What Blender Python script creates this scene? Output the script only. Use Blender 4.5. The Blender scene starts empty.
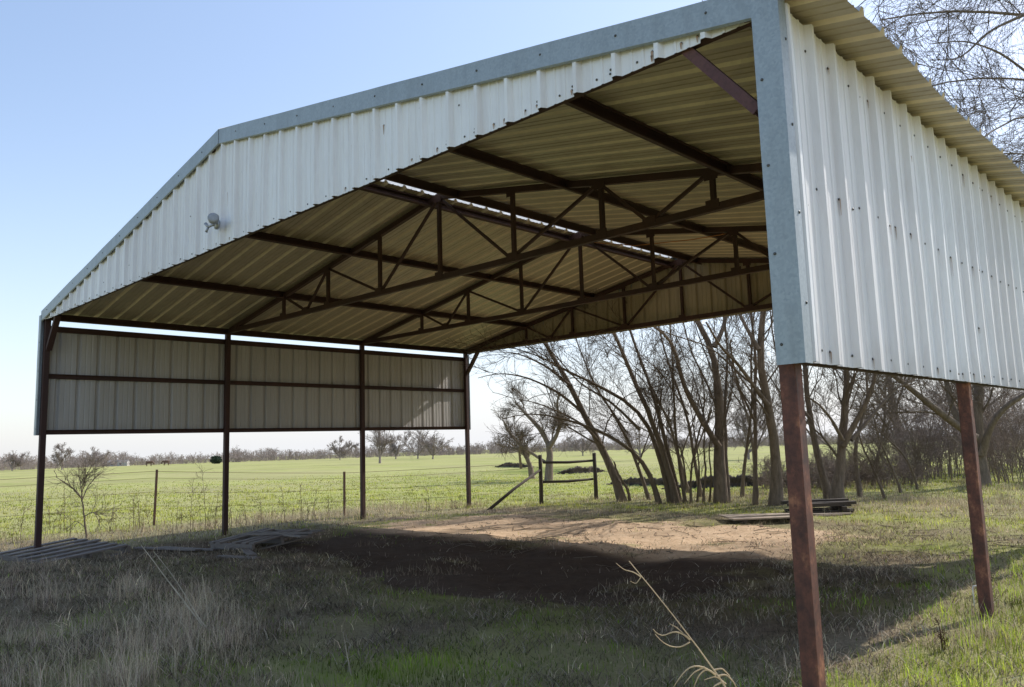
import bpy, math, random
import numpy as np
from mathutils import Matrix, Vector

random.seed(7)
RNG = np.random.default_rng(11)
scene = bpy.context.scene
col = scene.collection
V = lambda *a: np.array(a, float)

# ------------------------------------------------------------------ camera
CAM = V(14.0448, -3.7926, 1.4143)
YAW, PIT, ROL, FPX = -0.765995, 0.125885, -0.030537, 781.976
cy, sy, cp, sp = math.cos(YAW), math.sin(YAW), math.cos(PIT), math.sin(PIT)
FW = V(sy*cp, cy*cp, sp); RT0 = V(cy, -sy, 0); UP0 = np.cross(RT0, FW)
RT = math.cos(ROL)*RT0 + math.sin(ROL)*UP0
UP = -math.sin(ROL)*RT0 + math.cos(ROL)*UP0
cam_d = bpy.data.cameras.new("camera"); cam = bpy.data.objects.new("camera", cam_d); col.objects.link(cam)
cam_d.sensor_fit = 'HORIZONTAL'; cam_d.sensor_width = 36.0; cam_d.lens = 36.0*FPX/1024
cam_d.clip_start = 0.05; cam_d.clip_end = 5000
M = Matrix.Identity(4)
for i in range(3):
    M[i][0], M[i][1], M[i][2], M[i][3] = RT[i], UP[i], -FW[i], CAM[i]
cam.matrix_world = M
scene.camera = cam

def at(px, py, t):
    """world point seen in the survey photograph at a pixel, t metres away along the view axis"""
    return CAM + t*(FW + RT*(px-512)/FPX - UP*(py-343.5)/FPX)

# ------------------------------------------------------------------ noise / terrain
_tab = np.random.default_rng(3).random((256, 256))
def vnoise(x, y):
    x = np.asarray(x, float); y = np.asarray(y, float)
    xi = np.floor(x).astype(int); yi = np.floor(y).astype(int)
    fx = x-xi; fy = y-yi; fx = fx*fx*(3-2*fx); fy = fy*fy*(3-2*fy)
    g = lambda a, b: _tab[a & 255, b & 255]
    return ((g(xi, yi)*(1-fx)+g(xi+1, yi)*fx)*(1-fy)+(g(xi, yi+1)*(1-fx)+g(xi+1, yi+1)*fx)*fy)*2-1
def fbm(x, y, s=1.0, o=3):
    r = 0; a = 1.0; n = 0
    for i in range(o):
        r = r+a*vnoise(x/s+17.3*i, y/s+9.1*i); n += a; a *= .5; s *= .5
    return r/n
def sm(a, b, x):
    t = np.clip((np.asarray(x, float)-a)/(b-a), 0, 1); return t*t*(3-2*t)

def H(x, y):
    x = np.asarray(x, float); y = np.asarray(y, float)
    d = np.hypot(x-8, y-2)
    h = -0.0075*np.maximum(0, d-14)
    h = h - 0.12*sm(5, -1.5, x)
    near = 1-sm(25, 60, d)
    h = h + near*(0.045*fbm(x, y, 2.7, 3)+0.018*fbm(x+40, y-12, .55, 2))
    inside = sm(2.5, 5, x)*sm(11.6, 9.5, x)*sm(.5, 2.5, y)*sm(9.5, 7, y)
    h = h + inside*(-0.035+0.05*fbm(x-9, y+33, .9, 3)+0.03*fbm(x+3, y-5, .34, 2))
    h = h + (1-near)*0.25*fbm(x, y, 60, 2)*sm(20, 70, d)
    h = h - .07*sm(11.5, 12.6, x)*sm(9, 6, y)*sm(-2, 2, y)*0
    return h
def Hs(x, y): return float(H(x, y))

# ------------------------------------------------------------------ object helpers
def tag(o, label=None, cat=None, group=None, kind=None):
    if label: o['label'] = label
    if cat: o['category'] = cat
    if group: o['group'] = group
    if kind: o['kind'] = kind
    return o
def empty(name, loc=(0, 0, 0), rz=0, **k):
    o = bpy.data.objects.new(name, None); col.objects.link(o)
    o.location = Vector([float(c) for c in loc]); o.rotation_euler = (0, 0, rz); o.empty_display_size = .2
    return tag(o, **k)
def link_mesh(name, me, mats, parent=None):
    o = bpy.data.objects.new(name, me); col.objects.link(o)
    for m in (mats if isinstance(mats, (list, tuple)) else [mats]): me.materials.append(m)
    if parent is not None: o.parent = parent
    return o

class MB:
    def __init__(s): s.v = []; s.f = []; s.m = []; s.n = 0
    def add(s, verts, faces, mi=0):
        b = s.n
        s.v.extend([tuple(map(float, p)) for p in verts]); s.n += len(verts)
        for f in faces: s.f.append(tuple(i+b for i in f)); s.m.append(mi)
    def beam(s, p0, p1, w, h, up=(0, 0, 1), ch=0.0, mi=0):
        p0 = np.array(p0, float); p1 = np.array(p1, float); d = p1-p0; d /= np.linalg.norm(d)
        up = np.array(up, float); a = np.cross(d, up)
        if np.linalg.norm(a) < 1e-4: a = np.cross(d, V(1, 0, 0))
        a /= np.linalg.norm(a); b = np.cross(a, d)
        w2, h2 = w/2, h/2
        if ch: pr = [(w2-ch, h2), (-w2+ch, h2), (-w2, h2-ch), (-w2, -h2+ch), (-w2+ch, -h2), (w2-ch, -h2), (w2, -h2+ch), (w2, h2-ch)]
        else: pr = [(w2, h2), (-w2, h2), (-w2, -h2), (w2, -h2)]
        n = len(pr)
        vs = [p0+a*x+b*y for x, y in pr]+[p1+a*x+b*y for x, y in pr]
        fs = [(i, (i+1) % n, n+(i+1) % n, n+i) for i in range(n)]+[tuple(range(n))[::-1], tuple(range(n, 2*n))]
        s.add(vs, fs, mi)
    def channel(s, p0, p1, w, h, t, up=(0, 0, 1), mi=0):
        """C section: web on one side, two flanges"""
        p0 = np.array(p0, float); p1 = np.array(p1, float); d = p1-p0; d /= np.linalg.norm(d)
        up = np.array(up, float); a = np.cross(d, up); a /= np.linalg.norm(a); b = np.cross(a, d)
        w2, h2 = w/2, h/2
        pr = [(-w2, -h2), (w2, -h2), (w2, -h2+.018), (w2-t, -h2+.018), (w2-t, -h2+t), (-w2+t, -h2+t), (-w2+t, h2-t), (w2-t, h2-t), (w2-t, h2-.018), (w2, h2-.018), (w2, h2), (-w2, h2)]
        n = len(pr)
        vs = [p0+a*x+b*y for x, y in pr]+[p1+a*x+b*y for x, y in pr]
        s.add(vs, [(i, (i+1) % n, n+(i+1) % n, n+i) for i in range(n)]+[(0, 1, 2, 3, 4, 5), (5, 6, 11, 0), (6, 7, 8, 9, 10, 11)]+[(n+5, n+4, n+3, n+2, n+1, n+0), (n+0, n+11, n+6, n+5), (n+11, n+10, n+9, n+8, n+7, n+6)], mi)
    def tube(s, pts, rad, n=8, mi=0, cap=True):
        pts = np.array(pts, float); N = len(pts)
        rad = np.broadcast_to(np.array(rad, float), (N,))
        v, f = tubes(pts[None], rad[None], n)
        s.add(v, [tuple(q) for q in f], mi)
        if cap: s.add([], []); b = s.n-N*n; s.f += [tuple(b+i for i in range(n))[::-1], tuple(b+(N-1)*n+i for i in range(n))]; s.m += [mi, mi]
    def disc(s, c, nrm, r, h, n=8, mi=0):
        c = np.array(c, float); nrm = np.array(nrm, float); nrm /= np.linalg.norm(nrm)
        s.tube([c, c+nrm*h*.6, c+nrm*h], [r, r, r*.55], n, mi)
    def build(s, name, mats, parent=None, smooth=False):
        me = bpy.data.meshes.new(name); me.from_pydata(s.v, [], s.f)
        me.polygons.foreach_set('material_index', s.m)
        if smooth: me.polygons.foreach_set('use_smooth', [True]*len(s.f))
        me.update()
        return link_mesh(name, me, mats, parent)

def tubes(P, R, n):
    """B polylines of N points -> verts, quads (vectorised)"""
    B, N, _ = P.shape
    T = np.gradient(P, axis=1); T /= np.linalg.norm(T, axis=2, keepdims=True)+1e-9
    mean = P[:, -1]-P[:, 0]; mean /= np.linalg.norm(mean, axis=1, keepdims=True)+1e-9
    ref = np.where(np.abs(mean[:, 2:3]) > .8, V(1, 0, 0)[None], V(0, 0, 1)[None])
    ref = ref-mean*(ref*mean).sum(1, keepdims=True)
    A = ref[:, None]-T*(ref[:, None]*T).sum(2, keepdims=True); A /= np.linalg.norm(A, axis=2, keepdims=True)+1e-9
    C = np.cross(T, A)
    an = np.arange(n)*2*math.pi/n
    ring = P[:, :, None]+R[:, :, None, None]*(A[:, :, None]*np.cos(an)[None, None, :, None]+C[:, :, None]*np.sin(an)[None, None, :, None])
    v = ring.reshape(-1, 3)
    b = (np.arange(B)*N*n)[:, None, None]; k = (np.arange(N-1)*n)[None, :, None]; i = np.arange(n)[None, None]
    j = (i+1) % n
    f = np.stack(np.broadcast_arrays(b+k+i, b+k+j, b+k+n+j, b+k+n+i), -1).reshape(-1, 4)
    return v, f

def np_mesh(name, v, f, mats, parent=None, smooth=True, attr=None):
    """fast mesh from numpy verts and constant-size faces"""
    me = bpy.data.meshes.new(name)
    fl = f if isinstance(f, list) else [f]
    nl = sum(x.size for x in fl); npoly = sum(len(x) for x in fl)
    me.vertices.add(len(v)); me.vertices.foreach_set('co', np.asarray(v, np.float32).ravel())
    me.loops.add(nl); me.loops.foreach_set('vertex_index', np.concatenate([x.ravel() for x in fl]).astype(np.int32))
    tot = np.concatenate([np.full(len(x), x.shape[1]) for x in fl]).astype(np.int32)
    st = np.concatenate([[0], np.cumsum(tot)[:-1]]).astype(np.int32)
    me.polygons.add(npoly); me.polygons.foreach_set('loop_start', st)
    try: me.polygons.foreach_set('loop_total', tot)
    except Exception: pass
    me.polygons.foreach_set('use_smooth', np.full(npoly, smooth))
    if attr:
        for k, a in attr.items():
            at_ = me.attributes.new(k, 'FLOAT_COLOR', 'POINT')
            at_.data.foreach_set('color', np.asarray(a, np.float32).ravel())
    me.update(calc_edges=True); me.validate()
    return link_mesh(name, me, mats, parent)

# ------------------------------------------------------------------ materials
class NT:
    def __init__(s, name):
        s.m = bpy.data.materials.new(name); s.m.use_nodes = True; s.t = s.m.node_tree; s.t.nodes.clear()
        s.out = s.n('ShaderNodeOutputMaterial')
    def n(s, typ, **k):
        nd = s.t.nodes.new(typ)
        for a, b in k.items():
            if a.startswith('i_'):
                key = a[2:]; key = int(key) if key.isdigit() else key.replace('_', ' ')
                nd.inputs[key].default_value = b
            else: setattr(nd, a, b)
        return nd
    def l(s, a, b): s.t.links.new(a, b)
    def obj(s, scale=(1, 1, 1)):
        tc = s.n('ShaderNodeTexCoord'); mp = s.n('ShaderNodeMapping'); mp.inputs['Scale'].default_value = scale
        s.l(tc.outputs['Object'], mp.inputs['Vector']); return mp.outputs['Vector']
    def noise(s, vec, scale, detail=4, rough=.55):
        nd = s.n('ShaderNodeTexNoise', i_Scale=scale, i_Detail=detail, i_Roughness=rough); s.l(vec, nd.inputs['Vector']); return nd.outputs['Fac']
    def ramp(s, fac, stops):
        r = s.n('ShaderNodeValToRGB'); e = r.color_ramp.elements
        while len(e) < len(stops): e.new(.5)
        for k, (p, c) in zip(e, stops): k.position = p; k.color = (*c, 1) if len(c) == 3 else c
        s.l(fac, r.inputs[0]); return r.outputs[0]
    def mix(s, fac, a, b, typ='MIX'):
        m = s.n('ShaderNodeMix', data_type='RGBA', blend_type=typ)
        for sock, val in ((m.inputs[0], fac), (m.inputs[6], a), (m.inputs[7], b)):
            if hasattr(val, 'links'): s.l(val, sock)
            else: sock.default_value = val if not isinstance(val, tuple) or len(val) == 4 else (*val, 1)
        return m.outputs[2]
    def bsdf(s, colr, rough=.6, metal=0., bump=None, bstr=.3, bdist=.01, spec=.5):
        b = s.n('ShaderNodeBsdfPrincipled')
        for k, val in (('Base Color', colr), ('Roughness', rough), ('Metallic', metal)):
            if hasattr(val, 'links'): s.l(val, b.inputs[k])
            else: b.inputs[k].default_value = val if not isinstance(val, tuple) or len(val) == 4 else (*val, 1)
        b.inputs['Specular IOR Level'].default_value = spec
        if bump is not None:
            bp = s.n('ShaderNodeBump', i_Strength=bstr, i_Distance=bdist); s.l(bump, bp.inputs['Height']); s.l(bp.outputs[0], b.inputs['Normal'])
        s.l(b.outputs[0], s.out.inputs[0]); return s.m

def mat_sheet(name, c0, c1, dirt, rough, metal=0., streak=.35):
    t = NT(name); a = t.noise(t.obj((5, 5, .45)), 1.6, 5, .65); b = t.noise(t.obj((1, 1, 1)), .9, 4)
    fine = t.noise(t.obj((14, 14, 2)), 3, 3, .6)
    c = t.mix(b, c0, c1)
    tc = t.n('ShaderNodeTexCoord'); sx = t.n('ShaderNodeSeparateXYZ'); t.l(tc.outputs['Object'], sx.inputs[0])   # each sheet weathers a little differently
    a1 = t.n('ShaderNodeMath', operation='ADD'); t.l(sx.outputs[0], a1.inputs[0]); t.l(sx.outputs[1], a1.inputs[1])
    d1 = t.n('ShaderNodeMath', operation='DIVIDE'); t.l(a1.outputs[0], d1.inputs[0]); d1.inputs[1].default_value = .915
    fl = t.n('ShaderNodeMath', operation='FLOOR'); t.l(d1.outputs[0], fl.inputs[0]); wn = t.n('ShaderNodeTexWhiteNoise', noise_dimensions='1D'); t.l(fl.outputs[0], wn.inputs['W'])
    c = t.mix(t.ramp(wn.outputs['Value'], [(.35, (0, 0, 0)), (1, (.34,)*3)]), c, dirt)
    s_ = t.ramp(a, [(.42, (0, 0, 0)), (.72, (streak,)*3)])
    c = t.mix(s_, c, dirt)
    f_ = t.ramp(fine, [(.5, (0, 0, 0)), (.75, (streak*.5,)*3)])
    c = t.mix(f_, c, dirt)
    mz = t.n('ShaderNodeMapRange'); mz.inputs[1].default_value = 2.15; mz.inputs[2].default_value = 1.74; t.l(sx.outputs[2], mz.inputs[0])
    sp2 = t.n('ShaderNodeMath', operation='MULTIPLY'); t.l(mz.outputs[0], sp2.inputs[0]); t.l(fine, sp2.inputs[1])
    c = t.mix(t.ramp(sp2.outputs[0], [(.2, (0, 0, 0)), (.75, (.5,)*3)]), c, dirt)
    return t.bsdf(c, rough, metal, bump=t.noise(t.obj((1.5, 1.5, .7)), 2.4, 3), bstr=.45, bdist=.03)
WHITE = mat_sheet('white_painted_sheet', (.86, .86, .88), (.79, .785, .81), (.56, .51, .50), .5, 0, .42)
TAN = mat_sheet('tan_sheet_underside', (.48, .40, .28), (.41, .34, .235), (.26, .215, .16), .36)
TANRIB = mat_sheet('tan_rib_lit', (.84, .73, .55), (.78, .67, .50), (.55, .46, .34), .34)  # lighter rib colour paints the light caught by the ceiling ribs
WALLIN = mat_sheet('grey_beige_sheet_inside', (.54, .515, .495), (.46, .44, .42), (.33, .30, .28), .45)
ROOFTOP = mat_sheet('weathered_roof_top', (.55, .56, .56), (.45, .46, .46), (.35, .33, .30), .45, .3)
def mat_galv():
    t = NT('galvanised_steel'); v = t.obj()
    vo = t.n('ShaderNodeTexVoronoi', i_Scale=70.); t.l(v, vo.inputs['Vector'])
    c = t.ramp(vo.outputs['Color'], [(0, (.285, .325, .352)), (1, (.365, .405, .43))])
    n = t.noise(t.obj((6, 6, 1.2)), 1.7, 5, .65)
    c = t.mix(t.ramp(n, [(.45, (0, 0, 0)), (.75, (.4,)*3)]), c, (.19, .21, .22))
    return t.bsdf(c, .5, .35, bump=n, bstr=.12)
GALV = mat_galv()
def mat_rust(name, a, b, c, big=2.):
    t = NT(name); v = t.obj((1, 1, .6)); n = t.noise(v, big, 6, .7); f = t.noise(t.obj(), 38, 4, .7)
    k = t.ramp(n, [(.35, a), (.55, b), (.72, c)])
    k = t.mix(t.ramp(f, [(.45, (0, 0, 0)), (.7, (.6,)*3)]), k, (.05, .022, .015))
    return t.bsdf(k, .72, 0, bump=f, bstr=.35, bdist=.004)
STEEL = mat_rust('red_oxide_steel', (.042, .019, .016), (.056, .024, .019), (.085, .036, .025))
STEELB = mat_rust('purple_red_primer_steel', (.085, .035, .035), (.11, .045, .042), (.13, .06, .045), 3)
COLUMN = mat_rust('rusted_red_post', (.055, .024, .019), (.16, .058, .036), (.46, .20, .10), 7)
PIPE = mat_rust('rusty_fence_steel', (.07, .036, .022), (.11, .052, .028), (.17, .085, .045), 6)
def mat_simple(name, c, rough=.6, metal=0, var=.25, sc=12, bstr=.2):
    t = NT(name); n = t.noise(t.obj(), sc, 4, .6)
    k = t.ramp(n, [(.3, tuple(x*(1-var) for x in c)), (.7, tuple(min(1, x*(1+var)) for x in c))])
    return t.bsdf(k, rough, metal, bump=n, bstr=bstr)
SCREW = mat_simple('screw_head', (.09, .085, .08), .5, .4)
DARKPANE = mat_simple('dark_window_pane', (.03, .03, .03), .9)  # near-black panes of the far house windows
LAMPGREY = mat_simple('lamp_grey_metal', (.36, .37, .40), .45, .5)
LAMPGLASS = mat_simple('lamp_pale_lens', (.30, .31, .33), .25)
TWINE = mat_simple('orange_twine', (.50, .20, .06), .8)
RAG = mat_simple('faded_pink_strap', (.55, .27, .20), .9)
WPLAST = mat_simple('white_plastic', (.75, .75, .72), .5)
HOUSEW = mat_simple('house_white', (.55, .54, .53), .7)
HOUSER = mat_simple('house_roof_grey', (.25, .24, .24), .8)
COWM = mat_simple('brown_hide', (.15, .09, .065), .9)
def mat_wood(name, a, b, c):
    t = NT(name); g = t.noise(t.obj((2, 2, 22)), 4, 5, .65); n = t.noise(t.obj(), 3, 3)
    k = t.mix(n, t.ramp(g, [(.3, a), (.65, b)]), c); return t.bsdf(k, .85, 0, bump=g, bstr=.5, bdist=.004)
WOOD = mat_wood('weathered_grey_wood', (.115, .092, .078), (.28, .235, .20), (.17, .14, .12))
WOODLT = mat_wood('bleached_board', (.27, .21, .16), (.40, .33, .26), (.30, .23, .17))
WOODDK = mat_wood('dark_timber', (.04, .029, .022), (.085, .062, .047), (.06, .046, .036))
def mat_bark(name, a, b, sc=9):
    t = NT(name); n = t.noise(t.obj((2.2, 2.2, .6)), sc*.75, 6, .75); m = t.noise(t.obj(), 1.6, 4, .6)
    k = t.mix(m, t.ramp(n, [(.32, a), (.68, b)]), tuple((x+y)/2 for x, y in zip(a, b)))
    return t.bsdf(k, .9, 0, bump=t.mix(.5, n, t.noise(t.obj((6, 6, 1.5)), sc*1.5, 4, .7)), bstr=1., bdist=.06, spec=.15)
BARK = mat_bark('grey_brown_bark', (.075, .057, .043), (.38, .30, .23))
BARKP = mat_bark('pale_twig_bark', (.12, .09, .065), (.30, .24, .18), 14)
BARKR = mat_bark('reddish_twig_bark', (.19, .145, .118), (.33, .265, .22), 5)
FARWOOD = mat_bark('far_wood', (.27, .215, .19), (.36, .30, .27), 1)  # distance haze is put into this lightened bark colour
FARTREE = mat_bark('hazy_bark', (.22, .18, .16), (.34, .285, .255), 2)  # bark lightened to paint in the haze of distance
EVERG = mat_simple('dark_evergreen', (.03, .05, .025), .9)
def mat_blade(name, transl=.35):
    t = NT(name); a = t.n('ShaderNodeAttribute', attribute_name='tint')
    d = t.n('ShaderNodeBsdfDiffuse'); tr = t.n('ShaderNodeBsdfTranslucent'); mx = t.n('ShaderNodeMixShader'); mx.inputs[0].default_value = transl
    t.l(a.outputs['Color'], d.inputs['Color']); t.l(a.outputs['Color'], tr.inputs['Color'])
    t.l(d.outputs[0], mx.inputs[1]); t.l(tr.outputs[0], mx.inputs[2]); t.l(mx.outputs[0], t.out.inputs[0]); return t.m
BLADE = mat_blade('grass_blade', .48); DRYB = mat_blade('dry_stalk', .25)
def mat_cap():
    t = NT('translucent_ridge_sheet'); d = t.n('ShaderNodeBsdfDiffuse', i_Color=(.85, .85, .85, 1)); tr = t.n('ShaderNodeBsdfTranslucent', i_Color=(.8, .8, .8, 1)); mx = t.n('ShaderNodeMixShader'); mx.inputs[0].default_value = .5
    n = t.noise(t.obj(), 9); c = t.ramp(n, [(.3, (.6, .6, .6)), (.7, (.9, .9, .9))]); t.l(c, tr.inputs['Color'])
    t.l(d.outputs[0], mx.inputs[1]); t.l(tr.outputs[0], mx.inputs[2]); t.l(mx.outputs[0], t.out.inputs[0]); return t.m
RIDGESHEET = mat_cap()

# ------------------------------------------------------------------ ground
def masks(x, y):
    """(green, dirt, dry) weights, 0..1, from world position"""
    x = np.asarray(x, float); y = np.asarray(y, float)
    n1 = fbm(x, y, 1.7, 3); n2 = fbm(x+70, y-31, .6, 3); n3 = fbm(x-15, y+8, 5.0, 2)
    inb = sm(-.2, .8, x)*sm(12.6, 11.8, x)*sm(9.6, 8.6, y)*sm(-4.5, -3.0, y)
    # trampled dirt at the sunny back of the barn and a dark band in the middle
    dirt = sm(1.2, 3.4, x+n1*1.2)*sm(10.7, 9.0, x+n1*1.2+n2*.5)*sm(.9, 2.2, y+n1*.9)*sm(8.7, 6.9, y+n1*1.2+n2*.8)
    path = sm(1.2, .3, np.abs(y-7.3+.12*(x-9)+n1*.5))*sm(8.5, 11.5, x)*.18
    dirt = np.clip(dirt*(.92+.75*n2+.45*n1)+path, 0, 1)
    green = np.ones_like(x)*.85+.35*n3
    front = sm(2.0, .4, y+n1*.6)*sm(5.0, 7.5, x)
    green = green*(1-inb)+inb*(np.clip(.20+.75*n1+.3*n2+.25*n3+.42*front, 0, 1))
    # dry strip by the left fence, dry tangle lower left, dry verge below the trees
    strip = sm(-4.0, -2.2, x)*sm(1.2, -.3, x)*sm(-8, -3, y)*sm(10, 8, y)
    verge = sm(9.8, 10.6, y+n1*.5)*sm(16, 13, y)*sm(.5, 3, x)*.6
    tangle = sm(9.6, 7.2, x+y*.25+n1*.7)*sm(1.3, -.2, y+n1*.4)*sm(-6, -3, y)
    rdry = sm(12.9, 14.0, x+n2*.8)*sm(8, 4, y)*.6
    green = green*(1-.72*strip)*(1-verge*.6)*(1-.75*tangle*sm(-.25, .25, n1+.3*n2))*(1-rdry*.6)*(1-dirt)
    dry = np.clip(1-green-dirt, 0, 1)
    return np.clip(green, 0, 1), np.clip(dirt, 0, 1), dry

def axis(lo, hi, step, far, g=1.11):
    a = list(np.arange(lo, hi, step)); s = step; p = hi
    while p < far: a.append(p); s *= g; p += s
    s = step; p = lo; b = []
    while p > -far: s *= g; p -= s; b.append(p)
    return np.array(b[::-1]+a)
gx = axis(-3, 16, .11, 1500); gy = axis(-4, 13, .11, 1500)
GX, GY = np.meshgrid(gx, gy); GZ = H(GX, GY)
g_, d_, r_ = masks(GX, GY)
nx, ny = len(gx), len(gy)
gv = np.stack([GX, GY, GZ], -1).reshape(-1, 3)
ii = (np.arange(ny-1)[:, None]*nx+np.arange(nx-1)[None]).ravel()
gf = np.stack([ii, ii+1, ii+nx+1, ii+nx], -1)
def mat_ground():
    t = NT('pasture_ground'); a = t.n('ShaderNodeAttribute', attribute_name='mask'); sep = t.n('ShaderNodeSeparateColor'); t.l(a.outputs['Color'], sep.inputs[0])
    ob = t.obj(); big = t.noise(ob, .06, 5, .6); mid = t.noise(ob, .5, 5, .65); fine = t.noise(ob, 9, 6, .75); vf = t.noise(ob, 45, 4, .7)
    wave = t.noise(t.obj((.35, 1.4, 1)), .5, 5, .65)
    gr = t.ramp(mid, [(.25, (.225, .28, .07)), (.5, (.305, .34, .092)), (.75, (.39, .385, .14))])
    gr = t.mix(t.ramp(wave, [(.42, (0, 0, 0)), (.62, (.9,)*3)]), gr, (.42, .395, .165))
    gr = t.mix(t.ramp(fine, [(.4, (0, 0, 0)), (.75, (.7,)*3)]), gr, (.25, .26, .08))
    gr = t.mix(t.ramp(big, [(.4, (0, 0, 0)), (.65, (.8,)*3)]), gr, (.41, .395, .165))
    di = t.ramp(fine, [(.25, (.40, .265, .17)), (.5, (.66, .475, .315)), (.8, (.78, .62, .45))])
    di = t.mix(t.ramp(vf, [(.52, (0, 0, 0)), (.75, (.6,)*3)]), di, (.30, .21, .145))
    di = t.mix(t.ramp(mid, [(.5, (0, 0, 0)), (.7, (.45,)*3)]), di, (.36, .27, .19))
    dr = t.ramp(fine, [(.3, (.17, .13, .095)), (.55, (.31, .245, .17)), (.8, (.44, .36, .25))])
    dr = t.mix(t.ramp(vf, [(.45, (0, 0, 0)), (.7, (.7,)*3)]), dr, (.10, .08, .055))
    soil_shade = t.n('ShaderNodeAttribute', attribute_name='soil_shade'); di = t.mix(soil_shade.outputs['Fac'], di, t.mix(fine, (.045, .031, .024), (.19, .135, .10)))  # dark soil, deepened by roof shade painted into the dirt colour
    rg = t.noise(ob, 2.6, 6, .72); ra = t.n('ShaderNodeMath', operation='ADD'); t.l(sep.outputs[1], ra.inputs[0]); t.l(rg, ra.inputs[1])
    rr_ = t.n('ShaderNodeMapRange'); rr_.inputs[1].default_value = .80; rr_.inputs[2].default_value = 1.08; t.l(ra.outputs[0], rr_.inputs[0])
    c = t.mix(rr_.outputs[0], t.mix(sep.outputs[2], gr, dr), di)
    floor_shade = t.n('ShaderNodeAttribute', attribute_name='floor_shade'); c = t.mix(floor_shade.outputs['Fac'], c, (.55, .48, .42), 'MULTIPLY')  # painted shade: all ground under the roof multiplied darker
    return t.bsdf(c, .95, 0, bump=t.mix(.4, fine, vf), bstr=.9, bdist=.05, spec=.1)
GROUND = mat_ground()
go = np_mesh('ground', gv, gf, GROUND, attr={'mask': np.stack([g_, d_, r_, np.ones_like(g_)], -1).reshape(-1, 4), 'soil_shade': np.repeat((sm(5.0, 4.2, GY+.5*fbm(GX, GY, 1.2, 3))*sm(-1, 1, GX)*.95).reshape(-1, 1), 4, 1), 'floor_shade': np.repeat(((.22+.78*sm(.6, 2.4, GY+.9*fbm(GX-3, GY, 1.1, 3)))*sm(5.0, 4.2, GY+.5*fbm(GX, GY, 1.2, 3))*sm(12.2, 11.2, GX+.5*fbm(GX, GY, .8, 2))*sm(-.5, .6, GX)).reshape(-1, 1), 4, 1)})  # the two shade masks follow the edge of the roof's cast shadow
tag(go, kind='structure')

# ------------------------------------------------------------------ the open barn
XL, XR, XC = 0.0, 12.31, 6.155
BAY = 3.05; DEP = 9.15; K = .185; ZR = 4.85
zr = lambda x: ZR-K*abs(x-XC)
ZB = 3.60          # bottom of gable sheets / bottom chord
barn = empty('hay_barn', (XC, DEP/2, 0), label='open-sided steel hay barn with white corrugated gable, rust-red posts and trusses, standing on the grass', cat='barn')
OFF = V(XC, DEP/2, 0)
class BMB(MB):     # parts are modelled in world metres, then set relative to the barn's base
    def build(s, name, mats, parent=None, **k):
        s.v = [(a-OFF[0], b-OFF[1], c-OFF[2]) for a, b, c in s.v]
        return MB.build(s, name, mats, parent, **k)
PROF = [(0.014, .037), (.036, 0), (.098, 0), (.104, .006), (.116, .006), (.122, 0), (.182, 0), (.188, .006), (.200, .006), (.206, 0), (.269, 0), (.291, .037)]
def profile(u0, u1, phase):
    out = []; k = math.floor((u0-phase)/.305)-1
    while phase+k*.305 < u1+.31:
        for du, h in PROF: out.append((phase+k*.305+du, h))
        k += 1
    pts = [p for p in out if u0 < p[0] < u1]
    f = lambda u: np.interp(u, [p[0] for p in out], [p[1] for p in out])
    return [(u0, float(f(u0)))]+pts+[(u1, float(f(u1)))]
def sheet(name, pos, u0, u1, phase, vlo, vhi, nv, mats, screws=(), thick=.0025, warp=.006, seed=0, rust=False):
    """pos(u, v, h) -> point; outside skin material 0, inside skin material 1, screws material 2"""
    b = BMB(); pr = profile(u0, u1, phase); n = len(pr); rr = np.random.default_rng(seed)
    for side in (0, 1):
        vs = []
        for j in range(nv+1):
            for (u, h) in pr:
                lo, hi = vlo(u), vhi(u); v = lo+(hi-lo)*j/nv
                w = warp*float(vnoise(u*1.7+seed*7, v*1.3+3))
                vs.append(pos(u, v, h+w-side*thick))
        fs = [(j*n+i, j*n+i+1, (j+1)*n+i+1, (j+1)*n+i) for j in range(nv) for i in range(n-1)]
        if side: fs = [f[::-1] for f in fs]
        b.add(vs, fs, side)
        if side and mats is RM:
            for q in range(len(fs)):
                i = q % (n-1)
                if max(pr[i][1], pr[i+1][1]) > .02: b.m[len(b.m)-len(fs)+q] = 3  # inner rib faces take the painted-light colour
    for (u, v) in screws:
        h = float(np.interp(u, [p[0] for p in pr], [p[1] for p in pr]))
        c = np.array(pos(u, v, h)); e = np.array(pos(u, v, h+.01))-c
        b.disc(c, e, .0078, .006, 7, 2)
    if rust:
        for (u, v) in screws:
            if rr.random() < .4:
                w_, L_ = rr.uniform(.004, .009), min(rr.uniform(.02, .16)*(1 if rr.random() < .5 else .4), v-vlo(u)-.006)
                h = float(np.interp(u, [p[0] for p in pr], [p[1] for p in pr]))+.0075
                b.add([pos(u-w_, v, h), pos(u+w_, v, h), pos(u+w_*.3, v-L_, h), pos(u-w_*.3, v-L_, h)], [(0, 1, 2, 3)], len(mats)-1)
    return b.build(name, mats, barn)
RUSTRUN = mat_simple('rust_run', (.36, .24, .17), .8)
SM = [WHITE, WALLIN, SCREW, RUSTRUN]; RM = [ROOFTOP, TAN, SCREW, TANRIB]; GM = [WHITE, TAN, SCREW, RUSTRUN]
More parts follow.
